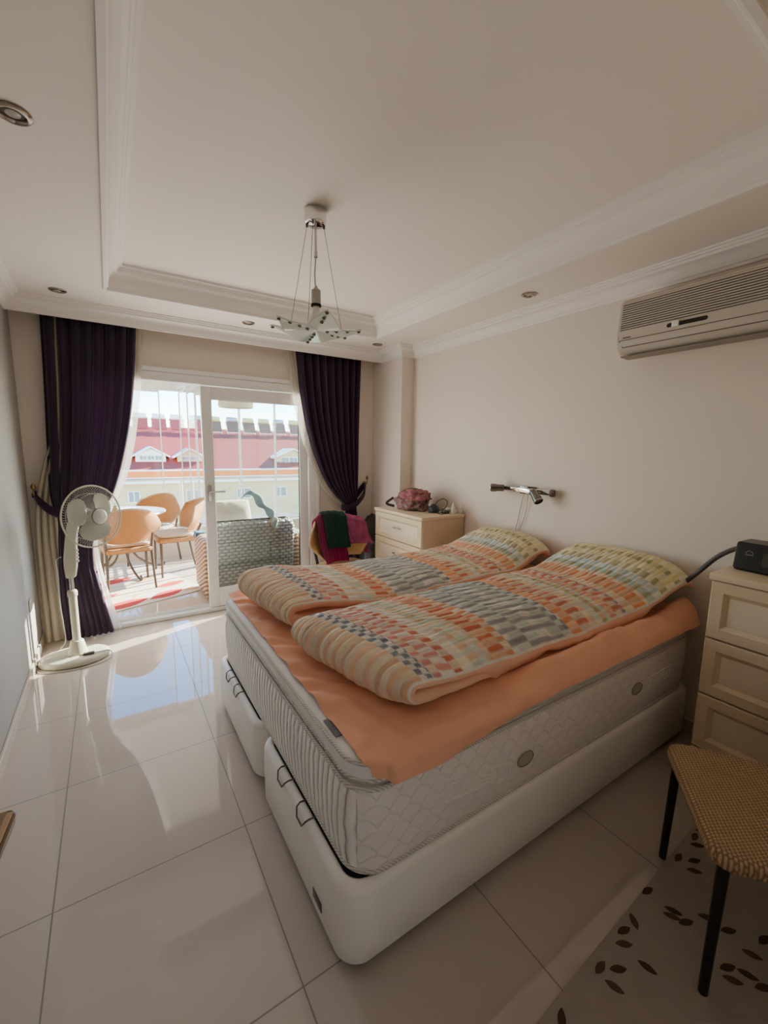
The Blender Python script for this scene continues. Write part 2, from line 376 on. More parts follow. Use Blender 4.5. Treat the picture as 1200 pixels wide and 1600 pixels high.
# outer railing
rail=thing('balcony_railing','white metal railing with thin posts outside the balcony glazing','railing',(.5,6.6,-.2))
bm=BM(); tube(bm,[(-1.9,6.6,1.03),(3.2,6.6,1.03)],.026,10); obj('top_rail',bm,m_alu,rail,world=True)
bm=BM(); tube(bm,[(-1.9,6.6,.3),(3.2,6.6,.3)],.015,8); obj('bottom_rail',bm,m_alu,rail,world=True)
for x in (-1.6,-.4,.84,1.66,2.2,3.1):
    bm=BM(); tube(bm,[(x,6.6,-.2),(x,6.6,1.03)],.02,8); obj('post',bm,m_alu,rail,world=True)
bm=BM(); V=[bm.verts.new(p) for p in ((-1.9,6.6,.32),(3.2,6.6,.32),(3.2,6.6,.99),(-1.9,6.6,.99))]; bm.faces.new(V); obj('glass_infill',bm,m_bg,rail,world=True,smooth=False)
bm=BM(); box(bm,-2.1,3.3,BY1,6.75,-.35,-.2); struct('balcony_slab',bm,m_bw,smooth=False)

# ================================================================ CAMERA, LIGHT
cd=bpy.data.cameras.new('camera'); cam=bpy.data.objects.new('camera',cd); COL.objects.link(cam); S.camera=cam
yaw,pit,rol=.57354,.14595,.01434
f=Vector((sin(yaw)*cos(pit),cos(yaw)*cos(pit),-sin(pit))); r=Vector((cos(yaw),-sin(yaw),0)); u=r.cross(f)
r2=cos(rol)*r+sin(rol)*u; u2=-sin(rol)*r+cos(rol)*u
cam.matrix_world=Matrix(((r2.x,u2.x,-f.x,0),(r2.y,u2.y,-f.y,0),(r2.z,u2.z,-f.z,1.48),(0,0,0,1)))
cd.sensor_width=36; cd.sensor_fit='AUTO'; cd.lens=663.2/1600*36; cd.clip_start=.02; cd.clip_end=500
SUN=Vector((-.94,-.342,-.49)).normalized()
ld=bpy.data.lights.new('sun','SUN'); ld.energy=13; ld.angle=.009; ld.color=(1,.90,.76)
lo=bpy.data.objects.new('sun',ld); COL.objects.link(lo); lo.rotation_euler=SUN.to_track_quat('-Z','Y').to_euler(); lo.location=(6,9,8)
w=bpy.data.worlds.new('World'); S.world=w; w.use_nodes=True; n=w.node_tree; bg=n.nodes['Background']
sk=n.nodes.new('ShaderNodeTexSky'); sk.sky_type='NISHITA'; sk.sun_disc=False; sk.sun_elevation=math.asin(-SUN.z); sk.sun_rotation=math.atan2(.94,.342); sk.air_density=1.0; sk.dust_density=.1; sk.ozone_density=3.0
hs_=n.nodes.new('ShaderNodeHueSaturation'); hs_.inputs['Saturation'].default_value=1.3; n.links.new(sk.outputs[0],hs_.inputs['Color']); n.links.new(hs_.outputs[0],bg.inputs[0]); bg.inputs[1].default_value=.60
S.cycles.max_bounces=12; S.cycles.diffuse_bounces=8; S.cycles.glossy_bounces=5; S.cycles.transparent_max_bounces=24; S.cycles.transmission_bounces=6
S.cycles.caustics_reflective=False; S.cycles.caustics_refractive=False; S.cycles.sample_clamp_indirect=6; S.cycles.use_denoising=True
S.view_settings.view_transform='AgX'; S.view_settings.look='None'; S.view_settings.exposure=1.92
def portal(name,loc,rot,sx,sz):
    l=bpy.data.lights.new(name,'AREA'); l.shape='RECTANGLE'; l.size=sx; l.size_y=sz; l.cycles.is_portal=True
    o=bpy.data.objects.new(name,l); COL.objects.link(o); o.location=loc; o.rotation_euler=rot
portal('sky_portal_front',(.57,6.7,1.3),(-PI/2,0,0),4.9,1.95)
portal('sky_portal_side',(3.25,5.3,1.3),(PI/2,0,PI/2),2.4,1.95)
# unseen fill lamp added in the balcony doorway to brighten the room
fl=bpy.data.lights.new('door_fill','AREA'); fl.shape='RECTANGLE'; fl.size=1.75; fl.size_y=1.8; fl.energy=11.5; fl.color=(1,.935,.86); fl.spread=math.radians(175)
fo=bpy.data.objects.new('door_fill',fl); COL.objects.link(fo); fo.location=(.72,3.915,1.08); fo.rotation_euler=(-PI/2,0,0); fo.visible_glossy=False; fo.visible_camera=False
# ================================================================ BED
m_leather=mat('white_leatherette',(.88,.85,.80),.38,bump=.05,bscale=180)
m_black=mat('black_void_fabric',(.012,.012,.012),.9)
m_wire=mat('dark_wire',(.14,.12,.11),.3,1)
m_feet=mat('black_plastic',(.02,.02,.02),.5)
def bed_base(y0,y1,hy,badge,label):
    x0,x1=.455,2.50
    t=thing('divan_base',label,'bed base',((x0+x1)/2,(y0+y1)/2,0),0,'divan bases under the mattress')
    bm=BM(); prof=[(.035,.035),(.028,.022),(.028,.008),(.04,.0),(.16,-.002),(.255,.0),(.270,.004),(.279,.013),(.281,.026),(.277,.034),(.268,.037),(.262,.05)]
    rslab(bm,x0,x1,y0,y1,.075,prof,seg=10); obj('upholstered_box',bm,m_leather,t,world=True,angle=60)
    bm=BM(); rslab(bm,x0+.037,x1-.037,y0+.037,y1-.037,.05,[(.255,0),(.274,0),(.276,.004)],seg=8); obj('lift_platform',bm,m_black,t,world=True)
    for y in hy:
        bm=BM(); tube(bm,[(.545,y+.040,.284),(.468,y+.040,.291),(.455,y+.036,.284),(.448,y+.020,.262),(.449,y-.020,.260),(.456,y-.036,.284),(.468,y-.040,.291),(.545,y-.040,.284)],.0030,8)
        obj('lift_handle',bm,m_wire,t,world=True)
    for (a,b) in ((x0+.2,y0+.15),(x1-.2,y0+.15),(x0+.2,y1-.15),(x1-.2,y1-.15)):
        bm=BM(); lathe(bm,[(.022,0),(.026,.004),(.028,.036)],14,Matrix.Translation((a,b,0))); obj('foot',bm,m_feet,t,world=True)
    if badge:
        bm=BM(); box(bm,.4515,.4565,1.02,1.085,.075,.108,.002); bd=obj('badge',bm,mat('badge_dark',(.09,.07,.06),.3,.4),t,world=True)
    return t
bed_base(.862,1.645,(1.375,1.185),True,'white leatherette divan base nearest the viewer, with small dark badge')
bed_base(1.685,2.47,(2.20,2.04),False,'white leatherette divan base farther from viewer, toward the balcony door')

# mattress material: ribbed channels on the foot end, soft damask quilting on the long sides
def mattmat():
    m,n,b=_nt('mattress_ticking'); o=xyz(n); g=n.nodes.new('ShaderNodeNewGeometry'); s=n.nodes.new('ShaderNodeSeparateXYZ'); n.links.new(g.outputs['Normal'],s.inputs[0])
    foot=M(n,'GREATER_THAN',M(n,'MULTIPLY',s.outputs[0],-1),.75)
    t=n.nodes.new('ShaderNodeTexNoise'); t.inputs['Scale'].default_value=16; tc=n.nodes.new('ShaderNodeTexCoord'); n.links.new(tc.outputs['Object'],t.inputs['Vector'])
    t2=n.nodes.new('ShaderNodeTexNoise'); t2.inputs['Scale'].default_value=90; t2.inputs['Detail'].default_value=4; n.links.new(tc.outputs['Object'],t2.inputs['Vector'])
    ch=M(n,'POWER',M(n,'ABSOLUTE',M(n,'SINE',M(n,'ADD',M(n,'MULTIPLY',o[1],PI/.034),M(n,'MULTIPLY',t.outputs['Fac'],2.2)))),.5)
    ch=M(n,'ADD',ch,M(n,'MULTIPLY',t2.outputs['Fac'],.35))
    # scalloped quilting
    row=M(n,'FLOOR',M(n,'DIVIDE',o[2],.04)); off=M(n,'MULTIPLY',M(n,'MODULO',row,2),.0375)
    fx=M(n,'SUBTRACT',M(n,'FRACT',M(n,'DIVIDE',M(n,'ADD',o[0],M(n,'ADD',off,10)),.075)),.5); fz=M(n,'FRACT',M(n,'DIVIDE',o[2],.04))
    arc=M(n,'ABSOLUTE',M(n,'SUBTRACT',M(n,'ADD',M(n,'MULTIPLY',M(n,'MULTIPLY',fx,fx),2.6),fz),.8)); q=M(n,'MINIMUM',M(n,'MULTIPLY',arc,7),1)
    q=M(n,'ADD',M(n,'MULTIPLY',q,.16),M(n,'MULTIPLY',t.outputs['Fac'],.5))
    h=M(n,'ADD',M(n,'MULTIPLY',foot,ch),M(n,'MULTIPLY',M(n,'SUBTRACT',1,foot),q))
    colf=mixc(n,ch,(.62,.56,.51),(.95,.90,.85)); cols=mixc(n,q,(.80,.75,.70),(.84,.79,.74))
    n.links.new(mixc(n,foot,cols,colf),b.inputs['Base Color']); setp(b,Roughness=.8,Sheen_Weight=.1)
    bumpn(n,b,h,1.0,.012); return m
m_tick=mattmat()
def ropemat():
    m,n,b=_nt('piping_cord'); o=xyz(n)
    a=M(n,'SINE',M(n,'MULTIPLY',M(n,'ADD',M(n,'ADD',o[0],o[1]),M(n,'MULTIPLY',o[2],.8)),520)); a=M(n,'MULTIPLY',M(n,'ADD',a,1),.5)
    n.links.new(mixc(n,a,(.50,.46,.41),(.80,.76,.70)),b.inputs['Base Color']); setp(b,Roughness=.7); bumpn(n,b,a,.5,.003); return m
m_rope=ropemat()
m_top=mat('topper_cotton',(.86,.84,.82),.85,bump=.15,bscale=140)
mx0,mx1,my0,my1,rc=.495,2.47,.880,2.455,.095
mt=thing('mattress','thick white pillow-top mattress spanning both divan bases, ribbed foot end','mattress',((mx0+mx1)/2,(my0+my1)/2,.274))
bm=BM(); rslab(bm,mx0,mx1,my0,my1,rc,[(.281,.05),(.281,.02),(.286,.006),(.30,.0),(.36,-.007),(.43,-.010),(.50,-.008),(.548,-.001),(.556,.004),(.560,.016),(.566,.020)],seg=10)
bmesh.ops.subdivide_edges(bm,edges=[],cuts=1); obj('body',bm,m_tick,mt,world=True,angle=60)
bm=BM(); rslab(bm,mx0,mx1,my0,my1,rc,[(.566,.020),(.572,.010),(.585,.0),(.605,-.003),(.622,.002),(.633,.014),(.638,.035),(.640,.08)],seg=10); obj('pillow_top',bm,m_top,mt,world=True,angle=60)
def cord(z,i,r):
    bm=BM(); tube(bm,[(a,b,z) for a,b in rrect_pts(mx0+i,mx1-i,my0+i,my1-i,rc,10)],r,8,True); obj('piping',bm,m_rope,mt,world=True)
cord(.553,.0,.0075); cord(.577,.004,.0065); cord(.626,.004,.0065); cord(.290,.002,.0065)
m_badge=mat('woven_badge',(.45,.40,.32),.6,bump=.5,bscale=160); m_badger=mat('badge_rim',(.30,.26,.20),.6)
for bx,bz in ((1.175,.400),(1.93,.432)):
    bm=BM(); lathe(bm,[(.001,.006),(.024,.005),(.030,.003)],24,Matrix.Translation((bx,my0-.009,bz))@Matrix.Rotation(PI/2,4,'X')@Matrix.Diagonal((1.35,.85,1,1)),cap=True)
    k=obj('badge',bm,m_badge,mt,world=True)
    bm=BM(); tube(bm,[(bx+.041*cos(a),my0-.012,bz+.026*sin(a)) for a in [2*PI*i/28 for i in range(28)]],.0028,6,True); q=obj('badge_rim',bm,m_badger,None); q.parent=k
    bm=q.data; bm.transform(wmat(mt).inverted())
# embroidered side handles
for ax,bx,z0,z1 in ((.80,1.09,.435,.395),(2.02,2.25,.425,.43)):
    bm=BM(); y=my0-.0105
    def L(p,q): tube(bm,[(p[0],y,p[1]),(q[0],y,q[1])],.0022,5)
    h=.028
    L((ax,z0+h),(bx,z1+h)); L((ax,z0-h),(bx,z1-h)); L((ax,z0+h),(ax,z0-h)); L((bx,z1+h),(bx,z1-h))
    for s in (-.5,0,.5): L((ax+.07,z0+s*h),(bx-.07,z1+s*h))
    for e,zz,sg in ((ax,z0,1),(bx,z1,-1)): L((e,zz+h),(e+.055*sg,zz-h)); L((e,zz-h),(e+.055*sg,zz+h)); L((e+.055*sg,zz+h),(e+.055*sg,zz-h))
    obj('side_handle',bm,m_top,mt,world=True)
bm=BM(); box(bm,.508,.60,1.03,1.12,.6375,.6415,.001,1); obj('strap',bm,mat('grey_strap',(.17,.16,.17),.7),mt,world=True)

# ---- fitted sheet
m_sheet=clothmat('peach_sheet_cotton',(.83,.43,.28),trans=.0,bump=.12,bscale=300,sheen=.1)
X0,X1,Y0,Y1=.525,2.475,.866,2.45
def sheetz(x,y):
    z=.648
    z+=.006*(.3-abs(nz(x*3-y*9,y*4+x*6,21)))*(1+k0) if (k0:=math.exp(-((x-X0)/.35)**2)) is not None else 0
    z+=.010*nz(x*3,y*3,1)+.005*nz(x*9,y*7,3)+.010*(.35-abs(nz(x*5+y*2.5,y*3-x,11)))+.006*(.3-abs(nz(x*11-y*4,y*9,15)))
    # pulled creases fanning from the foot edge
    k=math.exp(-((x-X0)/.22)**2); z+=k*.006*sin(34*(y+.9*x)+12*nz(x*3,y*3))+.006*(abs(nz(x*7+y*3,y*4,8))-.3)
    # rolled bulge along the near edge, towards the head
    w=sst((x-1.12)/.3)*.055*math.exp(-((y-.935)/.05)**2); z+=w*(1+.35*nz(x*7,2)+.2*nz(x*21,5))
    w=sst((x-2.25)/.12)*.03; z+=w
    return max(z,.6415)
bm=BM(); nu,nv=190,150
def SF(a,b):
    u=a*1.0; x=lerp(X0,X1,u)
    # skirt lengths
    near=interp([(0,.030),(.03,.050),(.10,.062),(.20,.05),(.30,.022),(.40,.012),(1,.012)],u)*(1+.18*nz(x*5,9))
    T=(Y1-Y0); s=b*(T+near)-near
    if s>=0:
        y=Y0+s; z=sheetz(x,y)
        ed=min(1,s/.035); z=lerp(.634 if near>.03 else z,z,sst(ed)); dy=0
        xo=x-.005*(1-u)**8*nz(y*6,4)-.007*math.exp(-((u)/.03)**2)*nz(y*9,2)
        if u<.02: z=max(.641,z-.006*(1-u/.02))
        return Vector((xo,y,z))
    d=-s; y=Y0-.012-.012*nz(x*9,d*6)*min(1,d/.03)-.006*sin(d/near*PI/2); z=.634-d-.0*(x)
    return Vector((x+.012*nz(x*8,d*20,3),y,z))
def SF2(a,b):
    p=SF(a,b); cx,cy,rr=mx0+rc,my0+rc,rc+.010
    dx,dy=cx-p.x,cy-p.y
    if dx>0 and dy>0:
        L=math.hypot(dx,dy); lim=rr+.004*nz(dx*20,dy*20)
        if L>lim: p.x=cx-dx/L*lim; p.y=cy-dy/L*lim; p.z=min(p.z,.637-.25*(L-lim))
    return p
grid(bm,SF2,nu,nv,flip=True)
sh=obj('fitted_sheet',bm,m_sheet,loc=(1.5,1.66,.64),angle=180); tag(sh,'crumpled peach fitted sheet slipping off the white mattress top','sheet')

# ---- pillows beneath the quilts
m_pill=clothmat('cream_pillowcase',(.72,.58,.44),trans=0,bump=.1)
def pillow(cx,cy,sx,sy,h,tilt,label,z,name='pillow',m=None,nseg=40,grp=None):
    bm=BM()
    def P(sgn):
        def F(a,b):
            u,v=a*2-1,b*2-1; e=(max(0,1-abs(u)**2.6)*max(0,1-abs(v)**2.6))**.42
            pinch=1-.10*(u*u*v*v)
            return Vector((u*sx/2*pinch*(1-.05*(1-v*v)),v*sy/2*pinch*(1-.05*(1-u*u)),sgn*h/2*e+.006*nz(u*3,v*3,sgn)*e))
        return F
    grid(bm,P(1),nseg,nseg); grid(bm,P(-1),nseg,nseg,flip=True); bmesh.ops.remove_doubles(bm,verts=bm.verts[:],dist=.0008)
    bm.transform(Matrix.Rotation(tilt,4,'Y'))
    o=obj(name,bm,m or m_pill,angle=180); o.location=(cx,cy,z); return tag(o,label,'pillow',grp)
pillow(2.27,1.27,.40,.58,.10,-.33,'cream pillow under the head end of the nearer patchwork quilt',.738)
pillow(2.27,2.06,.40,.56,.09,-.30,'cream pillow under the head end of the farther patchwork quilt',.728)

# ---- quilts
def sc(c): return c
PE=(.90,.58,.36); CR=(.92,.80,.62); WH=(.92,.88,.80); RD=(.70,.14,.055); PK=(.80,.30,.24); OR=(.86,.32,.12); MT=(.66,.76,.64); GY=(.33,.31,.34); SL=(.16,.20,.27); TL=(.56,.74,.72); OL=(.44,.40,.18); YE=(.92,.80,.42); LY=(.94,.88,.64); GN=(.40,.52,.36)
BANDS=[ # (x start, even colour, odd colour, cell length (0=no alternation), )
 (-9,PE,CR,0),(.715,SL,WH,.022),(.765,PK,CR,0),(.80,PK,WH,.06),(.865,RD,CR,0),(.90,CR,WH,0),(.96,MT,PE,.05),(1.00,CR,MT,0),(1.045,PE,CR,0),(1.075,RD,PE,0),(1.155,OR,CR,.05),
 (1.205,GY,WH,.03),(1.235,MT,GY,.085),(1.405,WH,GY,.07),(1.475,GY,MT,.075),(1.575,SL,WH,.02),
 (1.60,OR,PE,0),(1.675,RD,CR,.07),(1.745,CR,PE,0),(1.79,MT,CR,.05),(1.84,OL,PE,.03),(1.87,CR,MT,0),(1.90,PK,PE,0),(1.95,RD,CR,.05),(2.00,GY,PK,.02),(2.02,PE,CR,0),(2.07,OR,PE,.10),
 (2.145,PE,CR,0),(2.17,TL,OL,.05),(2.21,TL,WH,.045),(2.255,OL,LY,0),(2.30,YE,LY,.05),(2.35,OL,YE,0),(2.385,YE,LY,.05),(2.44,LY,YE,0),(9,PE,PE,0)]
m_quilt=attrmat('patchwork_seersucker'); m_lining=clothmat('peach_quilt_lining',(.84,.52,.36),trans=0,bump=.12); m_pip=mat('quilt_piping',(.74,.68,.60),.8)
def quilt(name,label,ctr,ya,yb,shear,t0,droop,seed,sag,yshift):
    cl=spline([Vector((x,0,z)) for x,z in ctr],400)
    # cumulative
    cum=[0]
    for a,b in zip(cl,cl[1:]): cum.append(cum[-1]+(b-a).length)
    N=len(cl); half=(yb-ya)/2; yc=(ya+yb)/2
    itop=min(range(N),key=lambda i:cl[i].x)   # foot turn
    bm=BM(); nT,nB=150,44; nt=nT+nB; rings=[]
    lay=bm.verts.layers.float_color.new('Col')
    pc=.0255; rnd=random.Random(seed); jit={}
    def cellrand(j,k):
        if (j,k) not in jit: jit[(j,k)]=rnd.uniform(.88,1.12)
        return jit[(j,k)]
    for i,p in enumerate(cl):
        d=(cl[min(i+1,N-1)]-cl[max(i-1,0)]).normalized(); nrm=Vector((-d.z,0,d.x))
        s=i/(N-1); t=t0*min(1,(1-s)/.03+.15)*min(1,s/.02+.3)
        under=i<itop
        xs=p.x if not under else .66-(cum[itop]-cum[i])
        wx=sst((1.9-p.x)/1.3); foot=math.exp(-((i-itop)/26)**2)
        ring=[]
        for j in range(nt):
            top=j<nT
            if top: v=1-2*j/(nT-1)
            else: v=-1+2*(j-nT+1)/(nB+1)
            h=(max(0,1-abs(v)**6)**.45)*(1 if top else -1)
            y=yc+yshift(p.x)+v*half*(1+.025*nz(p.x*4,v,seed))+.012*nz(p.x*5,seed,v*2)
            off=h*t
            yy=v*half+half+.005*nz(xs*7,v*5,seed)+.008*nz(xs*2,v*2,seed+4); cell=math.floor(yy/pc); fr=yy/pc-cell
            if top:
                e=1 if abs(v)<.95 else .3
                rid=abs(sin(PI*fr))**.6
                off+=e*(.0075*rid*(.75+.6*nz(xs*13,cell*3.1,seed))-.003)
                off+=.004*nz(xs*18,yy*22,seed+2)+foot*(1-abs(v)**6)*(.018*(abs(nz(yy*15+xs*9,xs*8,seed+5))-.2)+.010*(abs(nz(yy*30-xs*14,xs*12,seed+9))-.2))
                off+=.014*nz(p.x*2.2,y*2.2,seed)+.006*nz(p.x*7,y*5,seed+6)
            else: off-=.006*nz(p.x*9,y*9,seed)
            dr=droop(p.x)*abs(v)**2.6*sst((i-itop-4)/70)*(1 if v<0 else .25)
            P_=Vector((p.x+shear*(-v)*wx,y,p.z-dr))+nrm*off
            if not top and v<-.2 and p.x>.95 and not under:
                k=sst((-v-.2)/.5)*sst((p.x-.95)/.15)*(1-sst((p.x-2.0)/.25))
                zt_=.668+.010*nz(p.x*6,seed)+.006*nz(p.x*19,v*4,seed)
                if P_.z>zt_: P_.z=lerp(P_.z,zt_,k)
                P_.y-=k*(.012+.016*nz(p.x*8,v*3,seed+1)+.008*nz(p.x*23,seed))*sst((-v-.5)/.4)
            vert=bm.verts.new(P_)
            xw=xs+.005*nz(yy*9,xs*3,seed); bi=0
            for k,B in enumerate(BANDS):
                if xw>=B[0]: bi=k
                else: break
            B=BANDS[bi]; sub=int((xw-B[0])/B[3]) if B[3] else 0
            odd=(cell+sub+bi)%2
            A1,A2=(B[1],B[2]) if odd==0 else (B[2],B[1])
            c3=tuple(.88*x+.12*q for x,q in zip(A1,A2))
            if fr<.16 or fr>.84: c3=tuple(.70*x+.30*q for x,q in zip(c3,WH))
            g=cellrand(cell,bi*10+sub); col=tuple(max(0,min(1,x*g)) for x in c3)
            if abs(v)>.968: col=WH
            vert[lay]=(*col,1); ring.append(vert)
        rings.append(ring)
    fs=ring_faces(bm,rings,True,False,0,True)
    for k,f in enumerate(fs):
        jj=k%nt
        if jj>=nT-2 or jj<1: f.material_index=1
    o=obj(name,bm,[m_quilt,m_lining],loc=(1.5,yc,.66),angle=180)
    return tag(o,label,'quilt','patchwork quilts on the bed'),cl,rings
ctrN=[(1.10,.693),(.92,.695),(.80,.696),(.72,.700),(.680,.712),(.664,.738),(.682,.764),(.73,.779),(.82,.785),(.98,.782),(1.2,.778),(1.45,.776),(1.70,.774),(1.92,.772),(2.05,.782),(2.17,.818),(2.30,.868),(2.40,.898),(2.45,.897),(2.475,.868)]
q1,_,_=quilt('patchwork_quilt','patchwork quilt nearest the viewer, checked orange grey and yellow, foot end rolled under',ctrN,.955,1.595,.07,.034,lambda x:.04+.05*math.exp(-((x-1.5)/.6)**2)+.03*sst((x-2.0)/.3),3,0,lambda x:interp([(0.6,0),(1.4,.04),(2.0,.03),(2.4,-.05)],x))
ctrF=[(1.05,.695),(.88,.697),(.76,.698),(.67,.703),(.620,.722),(.603,.748),(.620,.776),(.67,.792),(.78,.796),(.95,.772),(1.15,.748),(1.40,.752),(1.65,.754),(1.90,.756),(2.06,.764),(2.18,.798),(2.31,.846),(2.41,.872),(2.46,.868),(2.485,.838)]
q2,_,_=quilt('patchwork_quilt','patchwork quilt farther from the viewer, beside the chest with toiletries',ctrF,1.72,2.33,.03,.036,lambda x:.035+.03*sst((x-2.0)/.3),8,0,lambda x:interp([(0.6,0),(1.4,.02),(2.4,.04)],x))
# ================================================================ CHESTS OF DRAWERS
m_maple=woodmat('pale_maple',(.60,.48,.32),(.70,.58,.41),'Y',.35); m_maplev=woodmat('pale_maple_side',(.50,.40,.28),(.58,.47,.33),'Z',.4)
m_panel=woodmat('drawer_panel',(.66,.56,.42),(.72,.62,.48),'Y',.4)
def chest(x0,x1,y0,y1,ztop,pitch,label):
    t=thing('chest_of_drawers',label,'chest of drawers',((x0+x1)/2,(y0+y1)/2,0)); th=.028
    bm=BM(); box(bm,x0+.02,x1,y0+.008,y1-.008,.0,ztop-th,.002,1); obj('carcass',bm,m_maplev,t,world=True)
    bm=BM(); box(bm,x0-.006,x1,y0,y1,ztop-th,ztop,.004); obj('top_board',bm,m_maple,t,world=True)
    for k in range(4):
        b=ztop-th-.004-k*pitch; a=b-pitch+.007
        if k==3: a=max(a,.03)
        bm=BM(); rings=[]; ya,yb=y0+.010,y1-.010
        for i,dx in ((0,.021),(0,.0035),(.0035,.0),(.044,.0),(.050,.005),(.062,.012),(.064,.010)):
            rings.append([bm.verts.new((x0+dx,yy,zz)) for yy,zz in ((ya+i,a+i),(yb-i,a+i),(yb-i,b-i),(ya+i,b-i))])
        ring_faces(bm,rings[:-1],True,False,0,False); ring_faces(bm,rings[-2:],True,False,0,False)
        f=bm.faces.new(rings[-1]); f.material_index=1; bmesh.ops.recalc_face_normals(bm,faces=bm.faces[:])
        for f in bm.faces: 
            if f.calc_center_median().x<0: pass
        d=obj('drawer',bm,[m_maple,m_panel],t,world=True,angle=20)
        yc=(ya+yb)/2; zc=(a+b)/2
        bm=BM(); tube(bm,[(x0+.012,yc-.048,zc),(x0-.006,yc-.046,zc+.001),(x0-.016,yc-.034,zc+.003),(x0-.018,yc,zc+.004),(x0-.016,yc+.034,zc+.003),(x0-.006,yc+.046,zc+.001),(x0+.012,yc+.048,zc)],[.005,.0055,.0055,.007,.0055,.0055,.005],10,flat=.8)
        h=obj('handle',bm,m_steel,None); h.parent=d; h.data.transform(wmat(t).inverted())
    return t
chest(2.06,2.515,2.625,3.345,.948,.226,'pale maple chest of drawers beside the wall column, with bag and chargers on top')
chest(2.07,2.515,-.03,.700,.995,.250,'pale maple chest of drawers at right frame edge, black medical device on top')

# ================================================================ RATTAN CHAIRS
m_rat_b=weave('rattan_back',(.62,.37,.15),(.30,.16,.06),'XZ',210,420,bs=.7); m_rat_s=weave('rattan_seat',(.66,.45,.26),(.22,.14,.07),'XY',300,300,bs=.9)
m_rimr=weave('rattan_rim',(.60,.42,.24),(.36,.22,.10),'XY',500,500)
m_leg=mat('dark_metal_leg',(.035,.034,.036),.35,.6); m_legb=mat('brown_metal_leg',(.10,.075,.055),.4,.5)
def chair(label,loc,rz,group,mb,mseat,ml,cush=None):
    """local: seat centre at origin, faces -Y, backrest at +Y"""
    t=thing('rattan_chair',label,'chair',loc,rz,group)
    bm=BM(); w,d=.235,.22
    def ring(z,i,bow=0):
        o=[]
        P=rrect_pts(-w+i,w-i,-d+i,d-i,.05-min(i,.03),6)
        for x,y in P:
            sx=1-.10*max(0,y/d); o.append(bm.verts.new((x*sx,y,z+bow*(1-(x/w)**2)*(1-(y/d)**2))))
        return o
    ring_faces(bm,[ring(.405,.012),ring(.408,.002),ring(.43,-.004),ring(.446,.0),ring(.453,.010),ring(.452,.05,-.002),ring(.450,.13,-.004)],True,False,0,True)
    obj('seat',bm,mseat,t,angle=50)
    # barrel backrest
    bm=BM()
    def B(u,v,off):
        s=u*2-1; z0=.50+.015*s*s; z1=.865-.05*abs(s)**2.4-.02*s*s; z=lerp(z0,z1,v)
        wid=interp([(0,.195),(.40,.300),(.55,.305),(.8,.275),(1,.235)],v)
        x=s*wid; yb=.215+.11*v+.03*v*v; y=yb-(.12+.05*v)*abs(s)**2.2
        nx=s*.55; ny=1; L=math.hypot(nx,ny)
        return Vector((x+nx/L*off,y+ny/L*off,z))
    nu,nv=33,17
    A=grid(bm,lambda u,v:B(u,v,-.008),nu,nv); C=grid(bm,lambda u,v:B(u,v,.010),nu,nv,flip=True)
    for i in range(nu-1):
        for j in (0,nv-1): bm.faces.new((A[i][j],A[i+1][j],C[i+1][j],C[i][j]))
    for j in range(nv-1):
        for i in (0,nu-1): bm.faces.new((A[i][j],A[i][j+1],C[i][j+1],C[i][j]))
    bmesh.ops.recalc_face_normals(bm,faces=bm.faces[:]); obj('backrest',bm,mb,t,angle=60)
    bm=BM(); loop=[B(k/24,1,.001) for k in range(25)]+[B(1,1-k/14,.001) for k in range(1,15)]+[B(1-k/24,0,.001) for k in range(1,25)]+[B(0,k/14,.001) for k in range(1,14)]
    tube(bm,loop,.011,8,True); obj('rim',bm,m_rimr,t)
    for sx in (-1,1):
        bm=BM(); tube(bm,[(sx*.205,-.185,.415),(sx*.212,-.193,.0)],[.015,.012],10); obj('leg',bm,ml,t)
        bm=BM(); tube(bm,spline([(sx*.212,.245,.60),(sx*.205,.205,.50),(sx*.20,.190,.40),(sx*.205,.215,.20),(sx*.212,.255,.0)],12),[.014]*8+[.012]*4,10); obj('leg',bm,ml,t)
    bm=BM(); tube(bm,[(-.2,-.18,.402),(.2,-.18,.402),(.19,.18,.402),(-.19,.18,.402)],.008,8,True); obj('seat_frame',bm,ml,t)
    if cush:
        bm=BM(); rslab(bm,-.21,.21,-.20,.17,.06,[(.456,.02),(.458,.006),(.475,.0),(.490,.01),(.496,.04),(.498,.1)]); obj('seat_pad',bm,cush,t,angle=60)
    return t
chair('rattan chair with black legs in the right foreground, standing partly on the leaf rug',(1.568,.300,0.007),math.radians(217),None,m_rat_b,m_rat_s,m_leg)
rc_=chair('rattan chair with clothes over its back, in the corner by the tied right curtain',(1.735,3.27,0),math.radians(4),None,m_rat_b,m_rat_s,m_leg)
